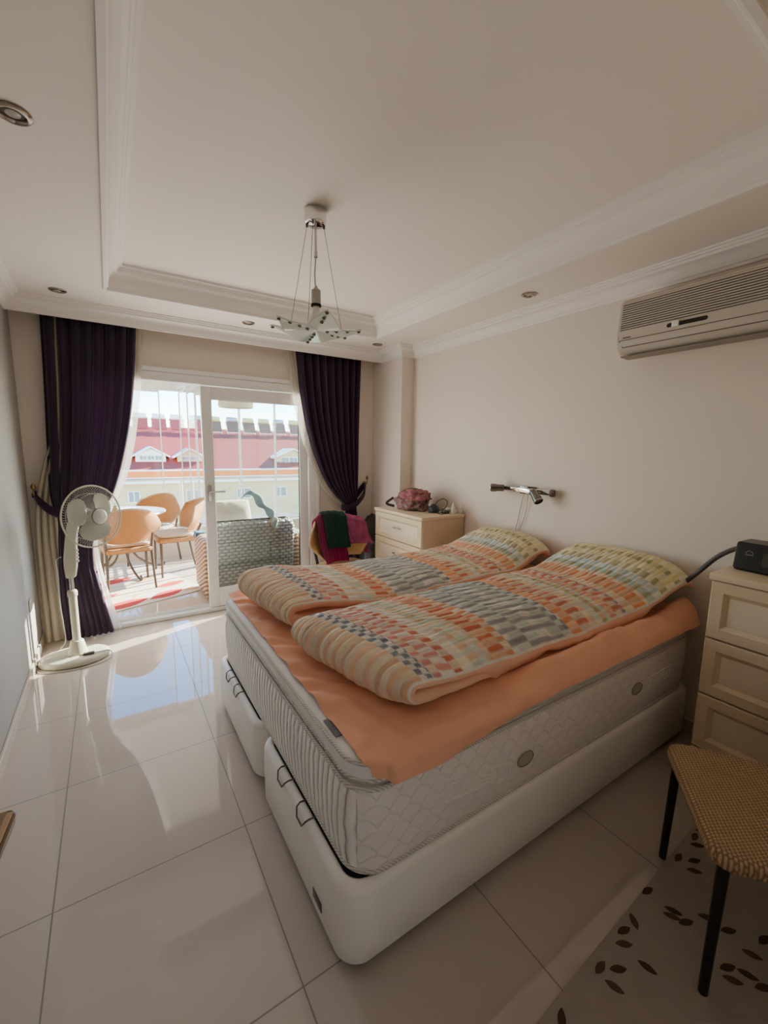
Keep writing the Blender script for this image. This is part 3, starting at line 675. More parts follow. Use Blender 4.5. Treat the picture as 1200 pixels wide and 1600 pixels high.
# ---- clothes on the chair back (chair-local drape)
m_mag=clothmat('magenta_jersey',(.30,.012,.10),trans=.05,bump=.1,sheen=.3); m_grn=clothmat('dark_green_satin',(.008,.055,.04),trans=0,bump=.05,rough=.45,sheen=.3); m_lac=clothmat('mauve_print',(.50,.12,.25),trans=.05,bump=.4,bscale=60,var=.5)
CM=wmat(rc_)
def drape(name,label,cat,m,xa,xb,zf,zb,off,seed,fold=.012,folds=5,skew=0,xw=0):
    bm=BM()
    def F(u,v):
        # v: 0 front hem -> over the top -> 1 back hem
        x=lerp(xa,xb,u); s=x/.30; zt=.868-.05*abs(s)**2.4-.02*s*s+off
        Lf=zt-zf; Lb=zt-zb; q=v*(Lf+Lb); w=fold*sin(u*folds*2*PI+seed+2*nz(u*3,seed,v*2))*min(1,abs(q-Lf)/.12)
        def bodyy(z):
            vv=max(0,min(1.1,(z-.5)/.365)); wd=interp([(0,.195),(.40,.300),(.55,.305),(.8,.275),(1,.235)],vv); s2=min(1.05,abs(x)/wd)
            return .215+.11*vv+.03*vv*vv-(.12+.05*vv)*s2**2.2
        if q<Lf-.02: z=zf+q; y=bodyy(z)-.022-.030*min(1,abs(x)/.25)-off-abs(w)-.10*max(0,.5-z)
        elif q>Lf+.02: z=zt-(q-Lf); y=bodyy(z)+.022+.02*min(1,abs(x)/.25)+off+abs(w)
        else:
            a=(q-Lf)/.02; z=zt+.012*(1-a*a); y=bodyy(zt)+a*.019*(1+off*8)
        hem=.012*nz(u*4,seed,3)
        return Vector((x*(1+xw*(1-abs(2*v-1)))+skew*(z-.85)+.008*nz(u*4,v*5,seed),y,z+hem))
    grid(bm,F,60,70); bm.transform(CM); 
    bmesh.ops.solidify(bm,geom=bm.faces[:],thickness=.004)
    o=obj(name,bm,m,angle=180,loc=(CM@Vector((0,.3,.85)))[:]); return tag(o,label,cat)
drape('magenta_dress','magenta dress hanging over the left of the corner chair back','clothing',m_mag,-.205,.10,.36,.55,.006,1,.010,4)
drape('mauve_blouse','shiny mauve patterned blouse on the right of the corner chair back','clothing',m_lac,.06,.262,.60,.50,.010,4,.012,3,skew=-.25)
drape('green_garment','folded dark green garment draped over the middle of the corner chair back','clothing',m_grn,-.095,.135,.575,.64,.020,7,.010,2,skew=.05)

# ================================================================ CURTAINS
m_pur=clothmat('aubergine_curtain',(.026,.008,.032),trans=.10,rough=.5,bump=.1,bscale=500,sheen=.25); m_linen=clothmat('linen_sheer',(.60,.54,.45),trans=.35,transp=.12,bump=.25,bscale=180); m_voile=clothmat('white_voile',(.82,.78,.70),trans=.5,transp=.32,bump=.1)
def curtain(name,label,L,R,Y,folds,amp,m,seed,bow=0,nu=260,nv=90,parent=None,thin=0):
    z1,z0=L[0][0],L[-1][0]; La=[(-z,x) for z,x in L]; Ra=[(-z,x) for z,x in R]
    W0=R[0][1]-L[0][1]
    bm=BM()
    def F(u,v):
        z=lerp(z1,z0,v); a=sinterp(La,-z); b=sinterp(Ra,-z); w=b-a
        k=max(.32,min(1.15,w/W0)); ph=u*folds*2*PI+seed+1.1*nz(u*4,seed,v*1.5)
        A=amp*k*(.75+.45*nz(u*6,seed+3,v))
        x=a+w*u+.25*A*cos(ph)*(1 if .02<u<.98 else 0); y=Y+A*sin(ph)+.12*A*sin(1.7*ph+seed)-(1-k)*.035*(1-(2*u-1)**2)+bow*sin(PI*v)
        return Vector((x,y,z))
    grid(bm,F,nu,nv)
    o=obj(name,bm,m,parent,world=parent is not None,loc=None if parent else (lerp(L[0][1],R[0][1],.5),Y,z0),angle=180)
    if not parent: tag(o,label,'curtain')
    return o
def band(parent,pts,r=.03,m=None):
    bm=BM(); tube(bm,spline(pts,40),r,10,flat=.35,up=(0,0,1)); 
    o=obj('tieback',bm,m or m_pur,parent,angle=60); o.data.transform(Matrix.Translation(-parent.location)); return o
Yc=3.868
cl=curtain('purple_curtain','dark purple curtain left of the balcony door, tied back behind the white fan',[(2.40,-.335),(1.90,-.350),(1.45,-.368),(1.10,-.375),(.95,-.345),(.76,-.355),(.37,-.372),(.012,-.376)],[(2.40,.243),(1.9,.195),(1.5,.125),(1.12,.015),(.95,-.085),(.80,-.135),(.6,-.15),(.48,-.135),(.16,-.080),(.012,-.055)],Yc,8,.034,m_pur,.4)
band(cl,[(-.468,3.925,1.13),(-.44,3.87,1.08),(-.37,3.825,1.01),(-.25,3.80,.955),(-.13,3.815,.93),(-.085,3.87,.94),(-.15,3.925,.97),(-.35,3.928,1.04),(-.468,3.93,1.13)])
cr=curtain('purple_curtain','dark purple curtain right of the balcony door, swept to the right wall hook',[(2.40,1.513),(1.96,1.555),(1.55,1.642),(1.2,1.778),(1.0,1.92),(.91,2.02),(.85,2.025),(.64,1.975),(.37,1.940),(.012,1.90)],[(2.40,2.188),(1.8,2.174),(1.23,2.168),(.95,2.160),(.88,2.150),(.8,2.160),(.4,2.178),(.012,2.185)],Yc,8.5,.034,m_pur,1.9)
band(cr,[(2.285,3.925,1.11),(2.24,3.86,1.02),(2.14,3.81,.94),(2.05,3.805,.895),(1.985,3.85,.885),(2.02,3.91,.90),(2.16,3.93,.97),(2.285,3.93,1.11)])
m_brass=mat('antique_brass',(.30,.19,.09),.35,1)
for nm,x,lab in (('l',-.467,'brass tieback hook on the wall left of the door, beside the fan'),('r',2.29,'brass tieback hook on the wall right of the door, near the column')):
    t=thing('tieback_hook',lab,'hook',(x,3.95,1.12))
    bm=BM(); lathe(bm,[(.022,0),(.022,.004),(.010,.008),(.007,.012)],16,axis((x,3.95,1.12),(0,-1,0))); tube(bm,spline([(x,3.945,1.12),(x,3.90,1.115),(x,3.885,1.135),(x,3.885,1.165)],14),.005,8); obj('hook',bm,m_brass,t,world=True)
    bm=BM(); lathe(bm,[(.003,0),(.010,.006),(.017,.020),(.012,.034),(.004,.044)],12,Matrix.Translation((x,3.885,1.16))); obj('finial',bm,m_brass,t,world=True)
Ys=3.905
sl=curtain('sheer_curtain','white voile edge glowing behind the left purple curtain, over the open door',[(2.40,.215),(1.9,.165),(1.5,.095),(1.12,-.02),(.9,-.12),(.6,-.14),(.3,-.10),(.012,-.06)],[(2.40,.292),(1.88,.240),(1.37,.152),(1.09,.052),(.9,-.07),(.74,-.115),(.48,-.095),(.16,-.035),(.012,.005)],Ys,2.2,.012,m_voile,.8,nu=70)
sl2=curtain('linen_curtain','beige linen sheer gathered at the left wall corner, behind the fan',[(2.38,-.315),(1.8,-.325),(1.52,-.345),(1.36,-.395),(1.05,-.465),(.80,-.486),(.54,-.492),(.1,-.492),(.012,-.494)],[(2.38,-.20),(1.8,-.24),(1.36,-.28),(1.05,-.32),(.80,-.325),(.54,-.31),(.1,-.285),(.012,-.28)],3.893,4.2,.020,m_linen,2.2,nu=130)
sr=curtain('sheer_curtain','cream voile edge curving along the right purple curtain',[(2.40,1.420),(1.84,1.508),(1.48,1.604),(1.14,1.752),(.975,1.89),(.875,2.03),(.80,2.00),(.63,1.945),(.40,1.91)],[(2.40,1.53),(1.9,1.60),(1.5,1.70),(1.2,1.80),(1.0,1.94),(.90,2.06),(.80,2.03),(.63,1.985),(.40,1.96)],Ys,3.3,.012,m_voile,1.3,nu=80)

# ================================================================ STANDING FAN
m_fan=mat('ivory_plastic',(.56,.54,.43),.35); m_fanw=mat('ivory_wire',(.50,.50,.44),.4); m_blade=mat('ivory_blade',(.44,.45,.38),.35)
fx,fy=-.285,3.50
fan=thing('standing_fan','ivory pedestal fan standing before the left curtain','fan',(fx,fy,0),math.radians(-4))
bm=BM(); prof=[(0.004,.008),(.006,.0),(.024,-.002),(.036,.006),(.042,.022),(.043,.05)]
def ell(z,i):
    return [bm.verts.new(((.205-i)*cos(a)-.005,(.150-i)*sin(a),z)) for a in [2*PI*k/48 for k in range(48)]]
ring_faces(bm,[ell(z,i) for z,i in prof]); 
obj('base',bm,m_fan,fan,angle=50)
bm=BM(); E=lambda z,s:[bm.verts.new((-.10+.075*s*cos(a),-.045+.05*s*sin(a),z)) for a in [2*PI*k/32 for k in range(32)]]
ring_faces(bm,[E(.0425,1),E(.0450,.98),E(.0455,.9),E(.044,.86)]); obj('base_recess',bm,m_fanw,fan,angle=50)
bm=BM(); lathe(bm,[(.062,.040),(.056,.05),(.040,.13),(.034,.136)],4*7,Matrix.Translation((.012,.01,0))); obj('pole_socket',bm,m_fan,fan)
bm=BM(); lathe(bm,[(.024,.13),(.024,.47)],20,Matrix.Translation((.012,.01,0))); obj('pole',bm,m_fan,fan)
bm=BM(); lathe(bm,[(.024,.455),(.030,.457),(.030,.485),(.025,.495),(.018,.50)],20,Matrix.Translation((.012,.01,0))); obj('height_collar',bm,m_fan,fan)
bm=BM(); lathe(bm,[(.014,.49),(.014,.62)],16,Matrix.Translation((.012,.01,0))); obj('inner_pole',bm,m_steel,fan)
bm=BM(); rings=[]
for z,hx,hy,cx in ((.585,.020,.022,.012),(.592,.028,.03,.014),(.66,.036,.036,.018),(.72,.038,.038,.022),(.80,.034,.034,.028),(.88,.032,.032,.038),(.93,.034,.036,.048),(.975,.030,.034,.056),(.985,.02,.024,.056)):
    rings.append([bm.verts.new((cx+x,.01+y,z)) for x,y in rrect_pts(-hx,hx,-hy,hy,.014,4)])
ring_faces(bm,rings); obj('control_column',bm,m_fan,fan,angle=50)
for z in (.70,.725,.75,.775):
    bm=BM(); lathe(bm,[(.009,0),(.009,.010),(.006,.013)],12,axis((.056,-.005,z),(1,-.3,0))); obj('knob',bm,m_fan,fan)
ad=Vector((sin(math.radians(43)),-cos(math.radians(43)),.06)).normalized()
hc=Vector((.178,-.118,1.016))   # ring centre, local
HX=axis(hc,ad)
bm=BM(); lathe(bm,[(.02,-.165),(.052,-.155),(.060,-.12),(.060,-.07),(.050,-.045),(.02,-.04)],24,HX); obj('motor_housing',bm,m_fan,fan,angle=50)
Rr=.203
def grille(sgn,depth,hubr,nm):
    bm=BM(); 
    for k in range(72):
        a=2*PI*k/72; pts=[]
        for q in range(7):
            rr=lerp(hubr,Rr,q/6); zz=sgn*depth*(1-(rr/Rr)**2.6)
            pts.append(HX@Vector((rr*cos(a+.25*q/6*sgn),rr*sin(a+.25*q/6*sgn),zz)))
        tube(bm,pts,.0009,4)
    for rr in (hubr,.75*Rr):
        zz=sgn*depth*(1-(rr/Rr)**2.6); tube(bm,[HX@Vector((rr*cos(a),rr*sin(a),zz)) for a in [2*PI*k/48 for k in range(48)]],.0018,6,True)
    return obj(nm,bm,m_fanw,fan)
grille(-1,.06,.05,'rear_grille'); grille(1,.065,.050,'front_grille')
bm=BM(); tube(bm,[HX@Vector((Rr*cos(a),Rr*sin(a),0)) for a in [2*PI*k/72 for k in range(72)]],.0055,8,True); obj('grille_rim',bm,m_fan,fan)
for k in range(3):
    bm=BM(); a0=math.radians(68+120*k)
    def BL(u,v,o=0):
        rr=lerp(.030,.165,u); half=math.radians(interp([(0,34),(.3,47),(.6,50),(.85,40),(1,20)],u)); a=a0+(v*2-1)*half+.30*u
        return HX@Vector((rr*cos(a),rr*sin(a),.022*(v*2-1)*(1-.3*u)-.008+o))
    A=grid(bm,lambda u,v:BL(u,v),16,12); C=grid(bm,lambda u,v:BL(u,v,.0025),16,12,flip=True)
    bmesh.ops.recalc_face_normals(bm,faces=bm.faces[:]); obj('blade',bm,m_blade,fan,angle=60)
bm=BM(); lathe(bm,[(.036,-.03),(.038,.0),(.034,.02),(.02,.03),(.004,.032)],24,HX); obj('hub',bm,m_blade,fan)
bm=BM(); lathe(bm,[(.050,.058),(.052,.064),(.048,.072),(.030,.081),(.003,.084)],28,HX); cap=obj('grille_cap',bm,mat('glossy_cap',(.62,.64,.60),.12),fan)
bm=BM(); tube(bm,[HX@Vector((.052*cos(a),.052*sin(a),.064)) for a in [2*PI*k/36 for k in range(36)]],.004,6,True); obj('cap_ring',bm,mat('cap_ring_grey',(.20,.20,.18),.4),fan)
bm=BM(); tube(bm,spline([(-.035,.03,.73),(-.065,.03,.70),(-.062,.03,.60),(-.066,.03,.42),(-.058,.03,.26),(-.06,.06,.12),(-.10,.11,.05)],50),.0035,8); tube(bm,spline([(.03,-.05,.045),(.15,-.06,.05),(.20,-.02,.03),(.215,-.08,.006),(.12,-.165,.005),(-.05,-.180,.005),(-.18,-.13,.005),(-.21,-.03,.005)],60),.0035,8); obj('cord',bm,m_fanw,fan)
bm=BM(); box(bm,.05,.115,-.075,-.045,.0440,.058,.005,2); obj('plug',bm,mat('dark_plug',(.05,.05,.05),.4),fan)

# ================================================================ PENDANT LAMP
m_chr=mat('chrome',(.75,.74,.72),.08,1); m_gem=mat('smoked_gem',(.05,.07,.07),.05,.0,spec=1,coat=1)
px,py=.887,2.0
lamp=thing('pendant_lamp','pendant lamp with gem-studded frosted glass star hanging from chrome canopy','lamp',(px,py,ZT))
bm=BM(); lathe(bm,[(.050,-.001),(.052,-.004),(.052,-.034),(.049,-.058),(.044,-.062),(.002,-.063)],32); obj('canopy',bm,m_chr,lamp)
bm=BM(); tube(bm,[(0,0,-.06),(0,0,-.185)],.006,10); tube(bm,[(0,0,-.180),(0,0,-.205)],.009,10); obj('stem',bm,m_steel,lamp)
bm=BM(); tube(bm,[(0,0,-.2),(-.006,0,-.28),(-.003,0,-.345)],.0035,8); obj('cable',bm,m_fanw,lamp)
m_sock=mat('grey_socket',(.42,.38,.34),.5)
bm=BM(); lathe(bm,[(.004,-.33),(.010,-.343),(.022,-.352),(.023,-.415),(.0235,-.418)],20); obj('socket',bm,m_sock,lamp)
bm=BM(); lathe(bm,[(.0225,-.414),(.0245,-.416),(.0245,-.424),(.0225,-.426)],20); obj('socket_ring',bm,m_black,lamp)
bm=BM(); lathe(bm,[(.016,-.422),(.017,-.44),(.030,-.478),(.033,-.50),(.028,-.522),(.014,-.535),(.002,-.538)],24); obj('bulb',bm,mat('frosted_bulb',(.72,.70,.66),.3),lamp)
tips=[(-.228,-.085),(-.046,-.225),(.189,-.108),(.236,.137),(.061,.261),(-.178,.155)]
m_star=mat('frosted_green_glass',(.66,.72,.64),.18,coat=.4)
def star(nr,zoff):
    V=[]; nA=12
    return V
out=[]
for i,(tx,ty) in enumerate(tips):
    nx,ny=tips[(i+1)%6]; out.append((tx,ty,1)); mx_,my_=(tx+nx)/2,(ty+ny)/2; k=.150/math.hypot(mx_,my_); out.append((mx_*k,my_*k,0))
NP=[]
for i in range(12):
    a,b=out[i],out[(i+1)%12]
    for q in range(4):
        t=q/4; NP.append((lerp(a[0],b[0],t),lerp(a[1],b[1],t),lerp(a[2],b[2],t)))
bm=BM()
def SZ(x,y,tipw,r): 
    return -.535+.075*math.hypot(x,y)-.028*(1-tipw)*r+.012*sin(3*math.atan2(y,x)+.5)*r
for o_ in (0,.007):
    rings=[]
    for r_ in (.06,.25,.45,.65,.85,1.0): rings.append([bm.verts.new((x*r_,y*r_,SZ(x*r_,y*r_,tw,r_)+o_)) for x,y,tw in NP])
    ring_faces(bm,rings,True,False,0,False); 
    f=bm.faces.new(rings[0])
    if o_==0: low=rings[-1]
    else: ring_faces(bm,[low,rings[-1]],True,False,0,False)
bmesh.ops.recalc_face_normals(bm,faces=bm.faces[:]); sg=obj('glass_star',bm,m_star,lamp,angle=75)
for i,(tx,ty) in enumerate(tips):
    for r_ in ((.94,.68,.44,.24) if i%2==0 else (.94,.70,.50)):
        x,y=tx*r_,ty*r_; z=SZ(x,y,1,r_)-.003
        g=bmesh.new(); bmesh.ops.create_icosphere(g,subdivisions=2,radius=.0085); g.transform(Matrix.Translation((x,y,z-.003))@Matrix.Diagonal((1.15,1.15,.8,1))); q=obj('gem',g,m_gem,None); q.parent=sg
for a in (2.6,4.0,6.05):
    cx,cy=.040*cos(a),.040*sin(a); ex,ey=.125*cos(a),.125*sin(a)
    bm=BM(); tube(bm,[(cx,cy,-.062),(cx,cy,-.074)],.006,8); tube(bm,[(cx,cy,-.07),(ex,ey,SZ(ex,ey,.6,.5)+.006)],.0013,6); obj('suspension_wire',bm,m_wire,lamp)

# ================================================================ DOWNLIGHTS
m_nick=mat('brushed_nickel',(.45,.40,.35),.25,1); m_dk=mat('lamp_recess',(.06,.05,.045),.4); m_bulb=mat('lamp_lens',(.38,.36,.33),.15)
def spot(x,y,label):
    t=thing('ceiling_downlight',label,'downlight',(x,y,ZS),0,'recessed ceiling downlights')
    bm=BM(); lathe(bm,[(.047,.0),(.048,-.004),(.044,-.008),(.034,-.009),(.031,-.004),(.030,.004)],32,cap=False); obj('bezel',bm,m_nick,t)
    bm=BM(); lathe(bm,[(.0305,-.0005),(.028,-.002),(.020,-.0025),(.0195,-.001)],28,cap=False); obj('recess',bm,m_dk,t)
    bm=BM(); lathe(bm,[(.020,-.001),(.019,-.004),(.010,-.006),(.001,-.0065)],20); obj('lens',bm,m_bulb,t)
spot(-.170,1.781,'recessed downlight at the upper left frame edge, nearest the viewer'); spot(-.200,3.512,'recessed downlight above the left purple curtain'); spot(.986,3.515,'recessed downlight above the balcony door, left of the star pendant'); spot(2.167,3.505,'recessed downlight in the far right ceiling corner near the column'); spot(2.261,1.876,'recessed downlight over the bed head, along the right wall')
# ================================================================ AIR CONDITIONER
m_ac=mat('ac_plastic',(.50,.455,.385),.38); m_acd=mat('ac_groove',(.10,.085,.065),.6); m_acl=mat('ac_light_tab',(.80,.78,.72),.4); m_aclo=mat('ac_louvre',(.24,.21,.17),.5)
ya,yb=.42,1.335
ac=thing('air_conditioner','beige wall air conditioner with ribbed grille high on the right wall','air conditioner',(XR,(ya+yb)/2,2.0))
prof=[(XR,2.288),(2.40,2.286),(2.352,2.276),(2.340,2.258),(2.330,2.150),(2.326,2.085),(2.330,2.050),(2.352,2.012),(2.385,1.992),(2.44,1.985),(XR,2.03)]
bm=BM(); rings=[]
for y,k in ((ya,0),(ya+.006,1),(yb-.012,1),(yb-.003,.985),(yb,.955)):
    rings.append([bm.verts.new((lerp(2.46,x,k if k else .96),y,lerp(2.15,z,k if k else .96))) if x<XR-.001 else bm.verts.new((x,y,lerp(2.15,z,k if k else .96))) for x,z in prof])
ring_faces(bm,rings); bmesh.ops.recalc_face_normals(bm,faces=bm.faces[:]); obj('housing',bm,m_ac,ac,world=True,angle=35)
bm=BM()
for i in range(13):
    z=2.262-i*.0115; xf=interp([(2.085,2.326),(2.150,2.330),(2.258,2.340),(2.276,2.352)],z)
    box(bm,xf-.0035,xf+.006,ya+.02,yb-.016,z-.0022,z+.0036,mi=0); box(bm,xf-.0012,xf+.004,ya+.02,yb-.016,z-.0066,z-.0026,mi=1)
obj('grille',bm,[m_ac,m_acd],ac,world=True,smooth=False)
bm=BM(); rslab(bm,-.085,.085,-.0095,.0095,.009,[(0,0),(.002,.0)],seg=5); bm.transform(Matrix.Translation((2.3265,1.005,2.095))@Matrix.Rotation(-PI/2,4,'Y')@Matrix.Rotation(PI/2,4,'Z')); dsp=obj('slider_slot',bm,mat('slot_black',(.015,.012,.01),.4),ac,world=True)
bm=BM(); box(bm,2.317,2.327,1.035,1.066,2.083,2.110,.002); obj('slider_tab',bm,m_acl,ac,world=True)
bm=BM(); box(bm,2.3255,2.331,ya+.02,yb-.014,2.0665,2.0690); box(bm,2.3365,2.342,ya+.02,yb-.03,2.032,2.035)
tube(bm,[(2.327,yb-.014,2.068),(2.338,yb-.030,2.034)],.0016,5); obj('flap_groove',bm,m_acd,ac,world=True)
bm=BM(); box(bm,2.345,2.43,ya+.02,yb-.02,1.9845,1.990,mx=None); obj('air_outlet',bm,m_aclo,ac,world=True)
bm=BM(); box(bm,2.322,2.332,yb-.011,yb+.001,2.077,2.092,.003); obj('indicator',bm,m_acl,ac,world=True)
# small maker's mark beside the indicator
bm=BM(); 
lg=text('ARCELIK',.0105,Matrix.Translation((2.3250,yb-.055,2.0785))@Matrix(((0,0,-1,0),(-1,0,0,0),(0,1,0,0),(0,0,0,1))),m_acd,None,'logo'); lg.data.transform(wmat(ac).inverted()); lg.parent=ac
bm.free()

# ================================================================ WALL READING LAMP
m_chd=mat('dark_chrome',(.20,.18,.17),.10,1)
zl=1.205; wl=thing('wall_reading_lamp','chrome double spotlight bar with pull cords on the wall above the bed','lamp',(XR,2.0,zl))
bm=BM(); box(bm,XR-.012,XR,1.93,2.07,zl-.028,zl+.028,.003); obj('wall_plate',bm,m_chd,wl,world=True)
bm=BM(); 
def barp(y): return XR-.020-.022*(1-((y-1.98)/.24)**2)
rings=[]
for k in range(17):
    y=lerp(1.755,2.205,k/16); x=barp(y); rings.append([bm.verts.new((x+a,y,zl+b)) for a,b in ((-.010,-.016),(-.012,-.010),(-.012,.014),(-.008,.019),(.010,.019),(.012,.0),(.010,-.016))])
ring_faces(bm,rings); bmesh.ops.recalc_face_normals(bm,faces=bm.faces[:]); obj('bar',bm,m_chr,wl,world=True,angle=30)
def head(pos,d,lab=None):
    mx=axis(pos,d); bm=BM()
    lathe(bm,[(.012,-.045),(.024,-.040),(.027,-.03),(.026,.005),(.030,.02),(.031,.055),(.0275,.056),(.026,.03)],24,mx,cap=True); h=obj('spotlight_head',bm,m_chd,wl,world=True,angle=30)
    bm=BM(); lathe(bm,[(.0262,.044),(.012,.049),(.001,.050)],20,mx); q=obj('lens',bm,m_dk,None); q.parent=h; q.data.transform(wmat(wl).inverted())
    bm=BM(); tube(bm,[mx@Vector((.032*cos(a),.032*sin(a),.053)) for a in [2*PI*k/24 for k in range(24)]],.0028,6,True); q=obj('bezel',bm,m_chr,None); q.parent=h; q.data.transform(wmat(wl).inverted())
head((XR-.075,2.215,zl+.003),(-.45,.85,-.02)); head((XR-.085,1.875,zl-.022),(-.15,-.70,-.68))
bm=BM(); tube(bm,[(XR-.03,2.19,zl),(XR-.075,2.205,zl+.003)],.008,8); tube(bm,[(XR-.03,1.86,zl),(XR-.08,1.88,zl-.005)],.008,8); lathe(bm,[(.020,-.018),(.026,-.01),(.026,.012),(.016,.018)],18,axis((XR-.035,1.775,zl),(0,1,0))); obj('joint',bm,m_chd,wl,world=True)
bm=BM(); tube(bm,spline([(XR-.02,2.02,zl-.015),(XR-.012,2.05,1.08),(XR-.012,2.075,.95),(XR-.02,2.095,.84)],20),.0022,6); tube(bm,spline([(XR-.02,1.985,zl-.015),(XR-.012,2.0,1.06),(XR-.012,2.04,.93),(XR-.02,2.09,.84)],20),.0022,6); obj('pull_cord',bm,mat('grey_cord',(.30,.28,.26),.6),wl,world=True)

# ================================================================ ON THE CHESTS
zt=.9485
def blob(bm,c,s,seed,amp,fr,sub=4,flat=.0,mi=0):
    t=bmesh.new(); bmesh.ops.create_icosphere(t,subdivisions=sub,radius=1)
    for v in t.verts:
        p=v.co.copy(); q=1+amp*noise.noise(p*fr+Vector((seed,0,0)))+amp*.5*noise.noise(p*fr*2.3+Vector((0,seed,0)))
        ridge=amp*.35*(1-abs(noise.noise(p*fr*1.7+Vector((seed,seed,2))))*2); v.co=p*(q+ridge)
        v.co=Vector((v.co.x*s[0],v.co.y*s[1],v.co.z*s[2]))
        if v.co.z<-s[2]*.55: v.co.z=-s[2]*.55-(v.co.z+s[2]*.55)*flat
        v.co+=Vector(c)
    return join(bm,t,mi)
def bagmat():
    m,n,b=_nt('pink_print_cloth'); tc=n.nodes.new('ShaderNodeTexCoord'); t=n.nodes.new('ShaderNodeTexNoise'); t.inputs['Scale'].default_value=16; t.inputs['Detail'].default_value=3; n.links.new(tc.outputs['Object'],t.inputs['Vector'])
    r=n.nodes.new('ShaderNodeValToRGB'); n.links.new(t.outputs['Fac'],r.inputs[0]); e=r.color_ramp.elements; e[0].position=.36; e[0].color=(.05,.035,.035,1); e[1].position=.62; e[1].color=(.24,.15,.14,1)
    q=e.new(.47); q.color=(.26,.22,.18,1); q=e.new(.54); q.color=(.20,.04,.07,1)
    n.links.new(r.outputs[0],b.inputs['Base Color']); setp(b,Roughness=.7); bumpn(n,b,t.outputs['Fac'],.4,.01); return m
m_bag=bagmat(); m_bagp=clothmat('dusty_pink_cloth',(.30,.115,.125),trans=0,var=.15); m_bagd=mat('dark_strap',(.06,.035,.04),.6)
bg_=thing('cloth_bag','crumpled pink and grey cloth bag on the pale chest by the column','bag',(2.29,3.08,zt))
bm=BM(); blob(bm,(2.29,3.08,zt+.0495),(.135,.165,.09),3.1,.26,1.8,5); obj('bag_body',bm,m_bag,bg_,world=True,angle=180)
bm=BM(); blob(bm,(2.30,3.05,zt+.125),(.12,.15,.055),6.1,.34,1.5,5); obj('gathered_top',bm,m_bagp,bg_,world=True,angle=180)
bm=BM(); tube(bm,spline([(2.20,3.17,zt+.11),(2.24,3.12,zt+.17),(2.30,3.03,zt+.185),(2.34,2.95,zt+.14),(2.32,2.91,zt+.07)],30),.009,8,flat=.5); tube(bm,spline([(2.18,3.20,zt+.02),(2.12,3.24,zt+.045),(2.17,3.20,zt+.10)],16),.012,8,flat=.4); obj('strap',bm,m_bagd,bg_,world=True)
m_blk=mat('black_plastic_gloss',(.015,.015,.017),.3); m_wp=mat('white_plastic',(.74,.73,.70),.3)
t=thing('charger','black plug charger with a looped cable on the pale chest','charger',(2.33,2.815,zt))
bm=BM(); blob(bm,(2.33,2.815,zt+.026),(.038,.050,.045),1.2,.12,1.5,3); box(bm,2.315,2.335,2.80,2.83,zt+.04,zt+.075,.004); obj('charger_body',bm,m_blk,t,world=True)
bm=BM(); tube(bm,spline([(2.33,2.80,zt+.07),(2.35,2.78,zt+.105),(2.37,2.735,zt+.125),(2.38,2.70,zt+.10),(2.37,2.715,zt+.05),(2.34,2.76,zt+.02),(2.30,2.79,zt+.006),(2.26,2.80,zt+.006)],44),.0035,7); obj('cable',bm,m_blk,t,world=True)
t=thing('adapter','small black power adapter lying beside the charger','adapter',(2.38,2.72,zt)); bm=BM(); box(bm,2.355,2.405,2.695,2.75,zt,zt+.026,.008); obj('adapter_body',bm,m_blk,t,world=True)
bm=BM(); tube(bm,spline([(2.355,2.72,zt+.012),(2.32,2.735,zt+.006),(2.29,2.70,zt+.006),(2.31,2.67,zt+.006)],20),.003,6); obj('cable',bm,m_blk,t,world=True)
t=thing('tube','white standing tube with tapered nozzle on the pale chest corner','tube',(2.42,2.672,zt)); bm=BM(); lathe(bm,[(.013,0),(.016,.004),(.016,.05),(.010,.07),(.006,.085),(.004,.098),(.001,.1)],18,Matrix.Translation((2.42,2.672,zt))); obj('tube_body',bm,m_wp,t,world=True)
t=thing('jar','low white jar behind the standing tube on the pale chest','jar',(2.465,2.70,zt)); bm=BM(); lathe(bm,[(.024,0),(.026,.004),(.026,.032),(.023,.036)],20,Matrix.Translation((2.465,2.70,zt))); obj('jar_body',bm,m_wp,t,world=True); bm=BM(); lathe(bm,[(.0265,.034),(.0265,.045),(.02,.048),(.001,.048)],20,Matrix.Translation((2.465,2.70,zt))); obj('lid',bm,mat('clear_lid',(.60,.60,.57),.2),t,world=True)
t=thing('plug_adaptor','cream plug adaptor lying between the black adapter and the white tube','plug adaptor',(2.43,2.755,zt)); bm=BM(); box(bm,2.40,2.46,2.735,2.785,zt,zt+.042,.008); obj('adaptor_body',bm,m_wp,t,world=True)
bm=BM(); tube(bm,[(2.415,2.735,zt+.028),(2.415,2.717,zt+.028)],.003,6); tube(bm,[(2.44,2.735,zt+.028),(2.44,2.717,zt+.028)],.003,6); obj('prongs',bm,m_steel,t,world=True)
t=thing('dropper_bottle','clear small bottle at the wall end of the pale chest','bottle',(2.49,2.655,zt)); bm=BM(); lathe(bm,[(.012,0),(.014,.003),(.014,.034),(.006,.044),(.006,.05)],16,Matrix.Translation((2.49,2.655,zt))); obj('bottle_body',bm,mat('milky_bottle',(.62,.60,.55),.2),t,world=True); bm=BM(); lathe(bm,[(.008,.048),(.008,.066),(.003,.074)],14,Matrix.Translation((2.49,2.655,zt))); obj('cap',bm,m_wp,t,world=True)

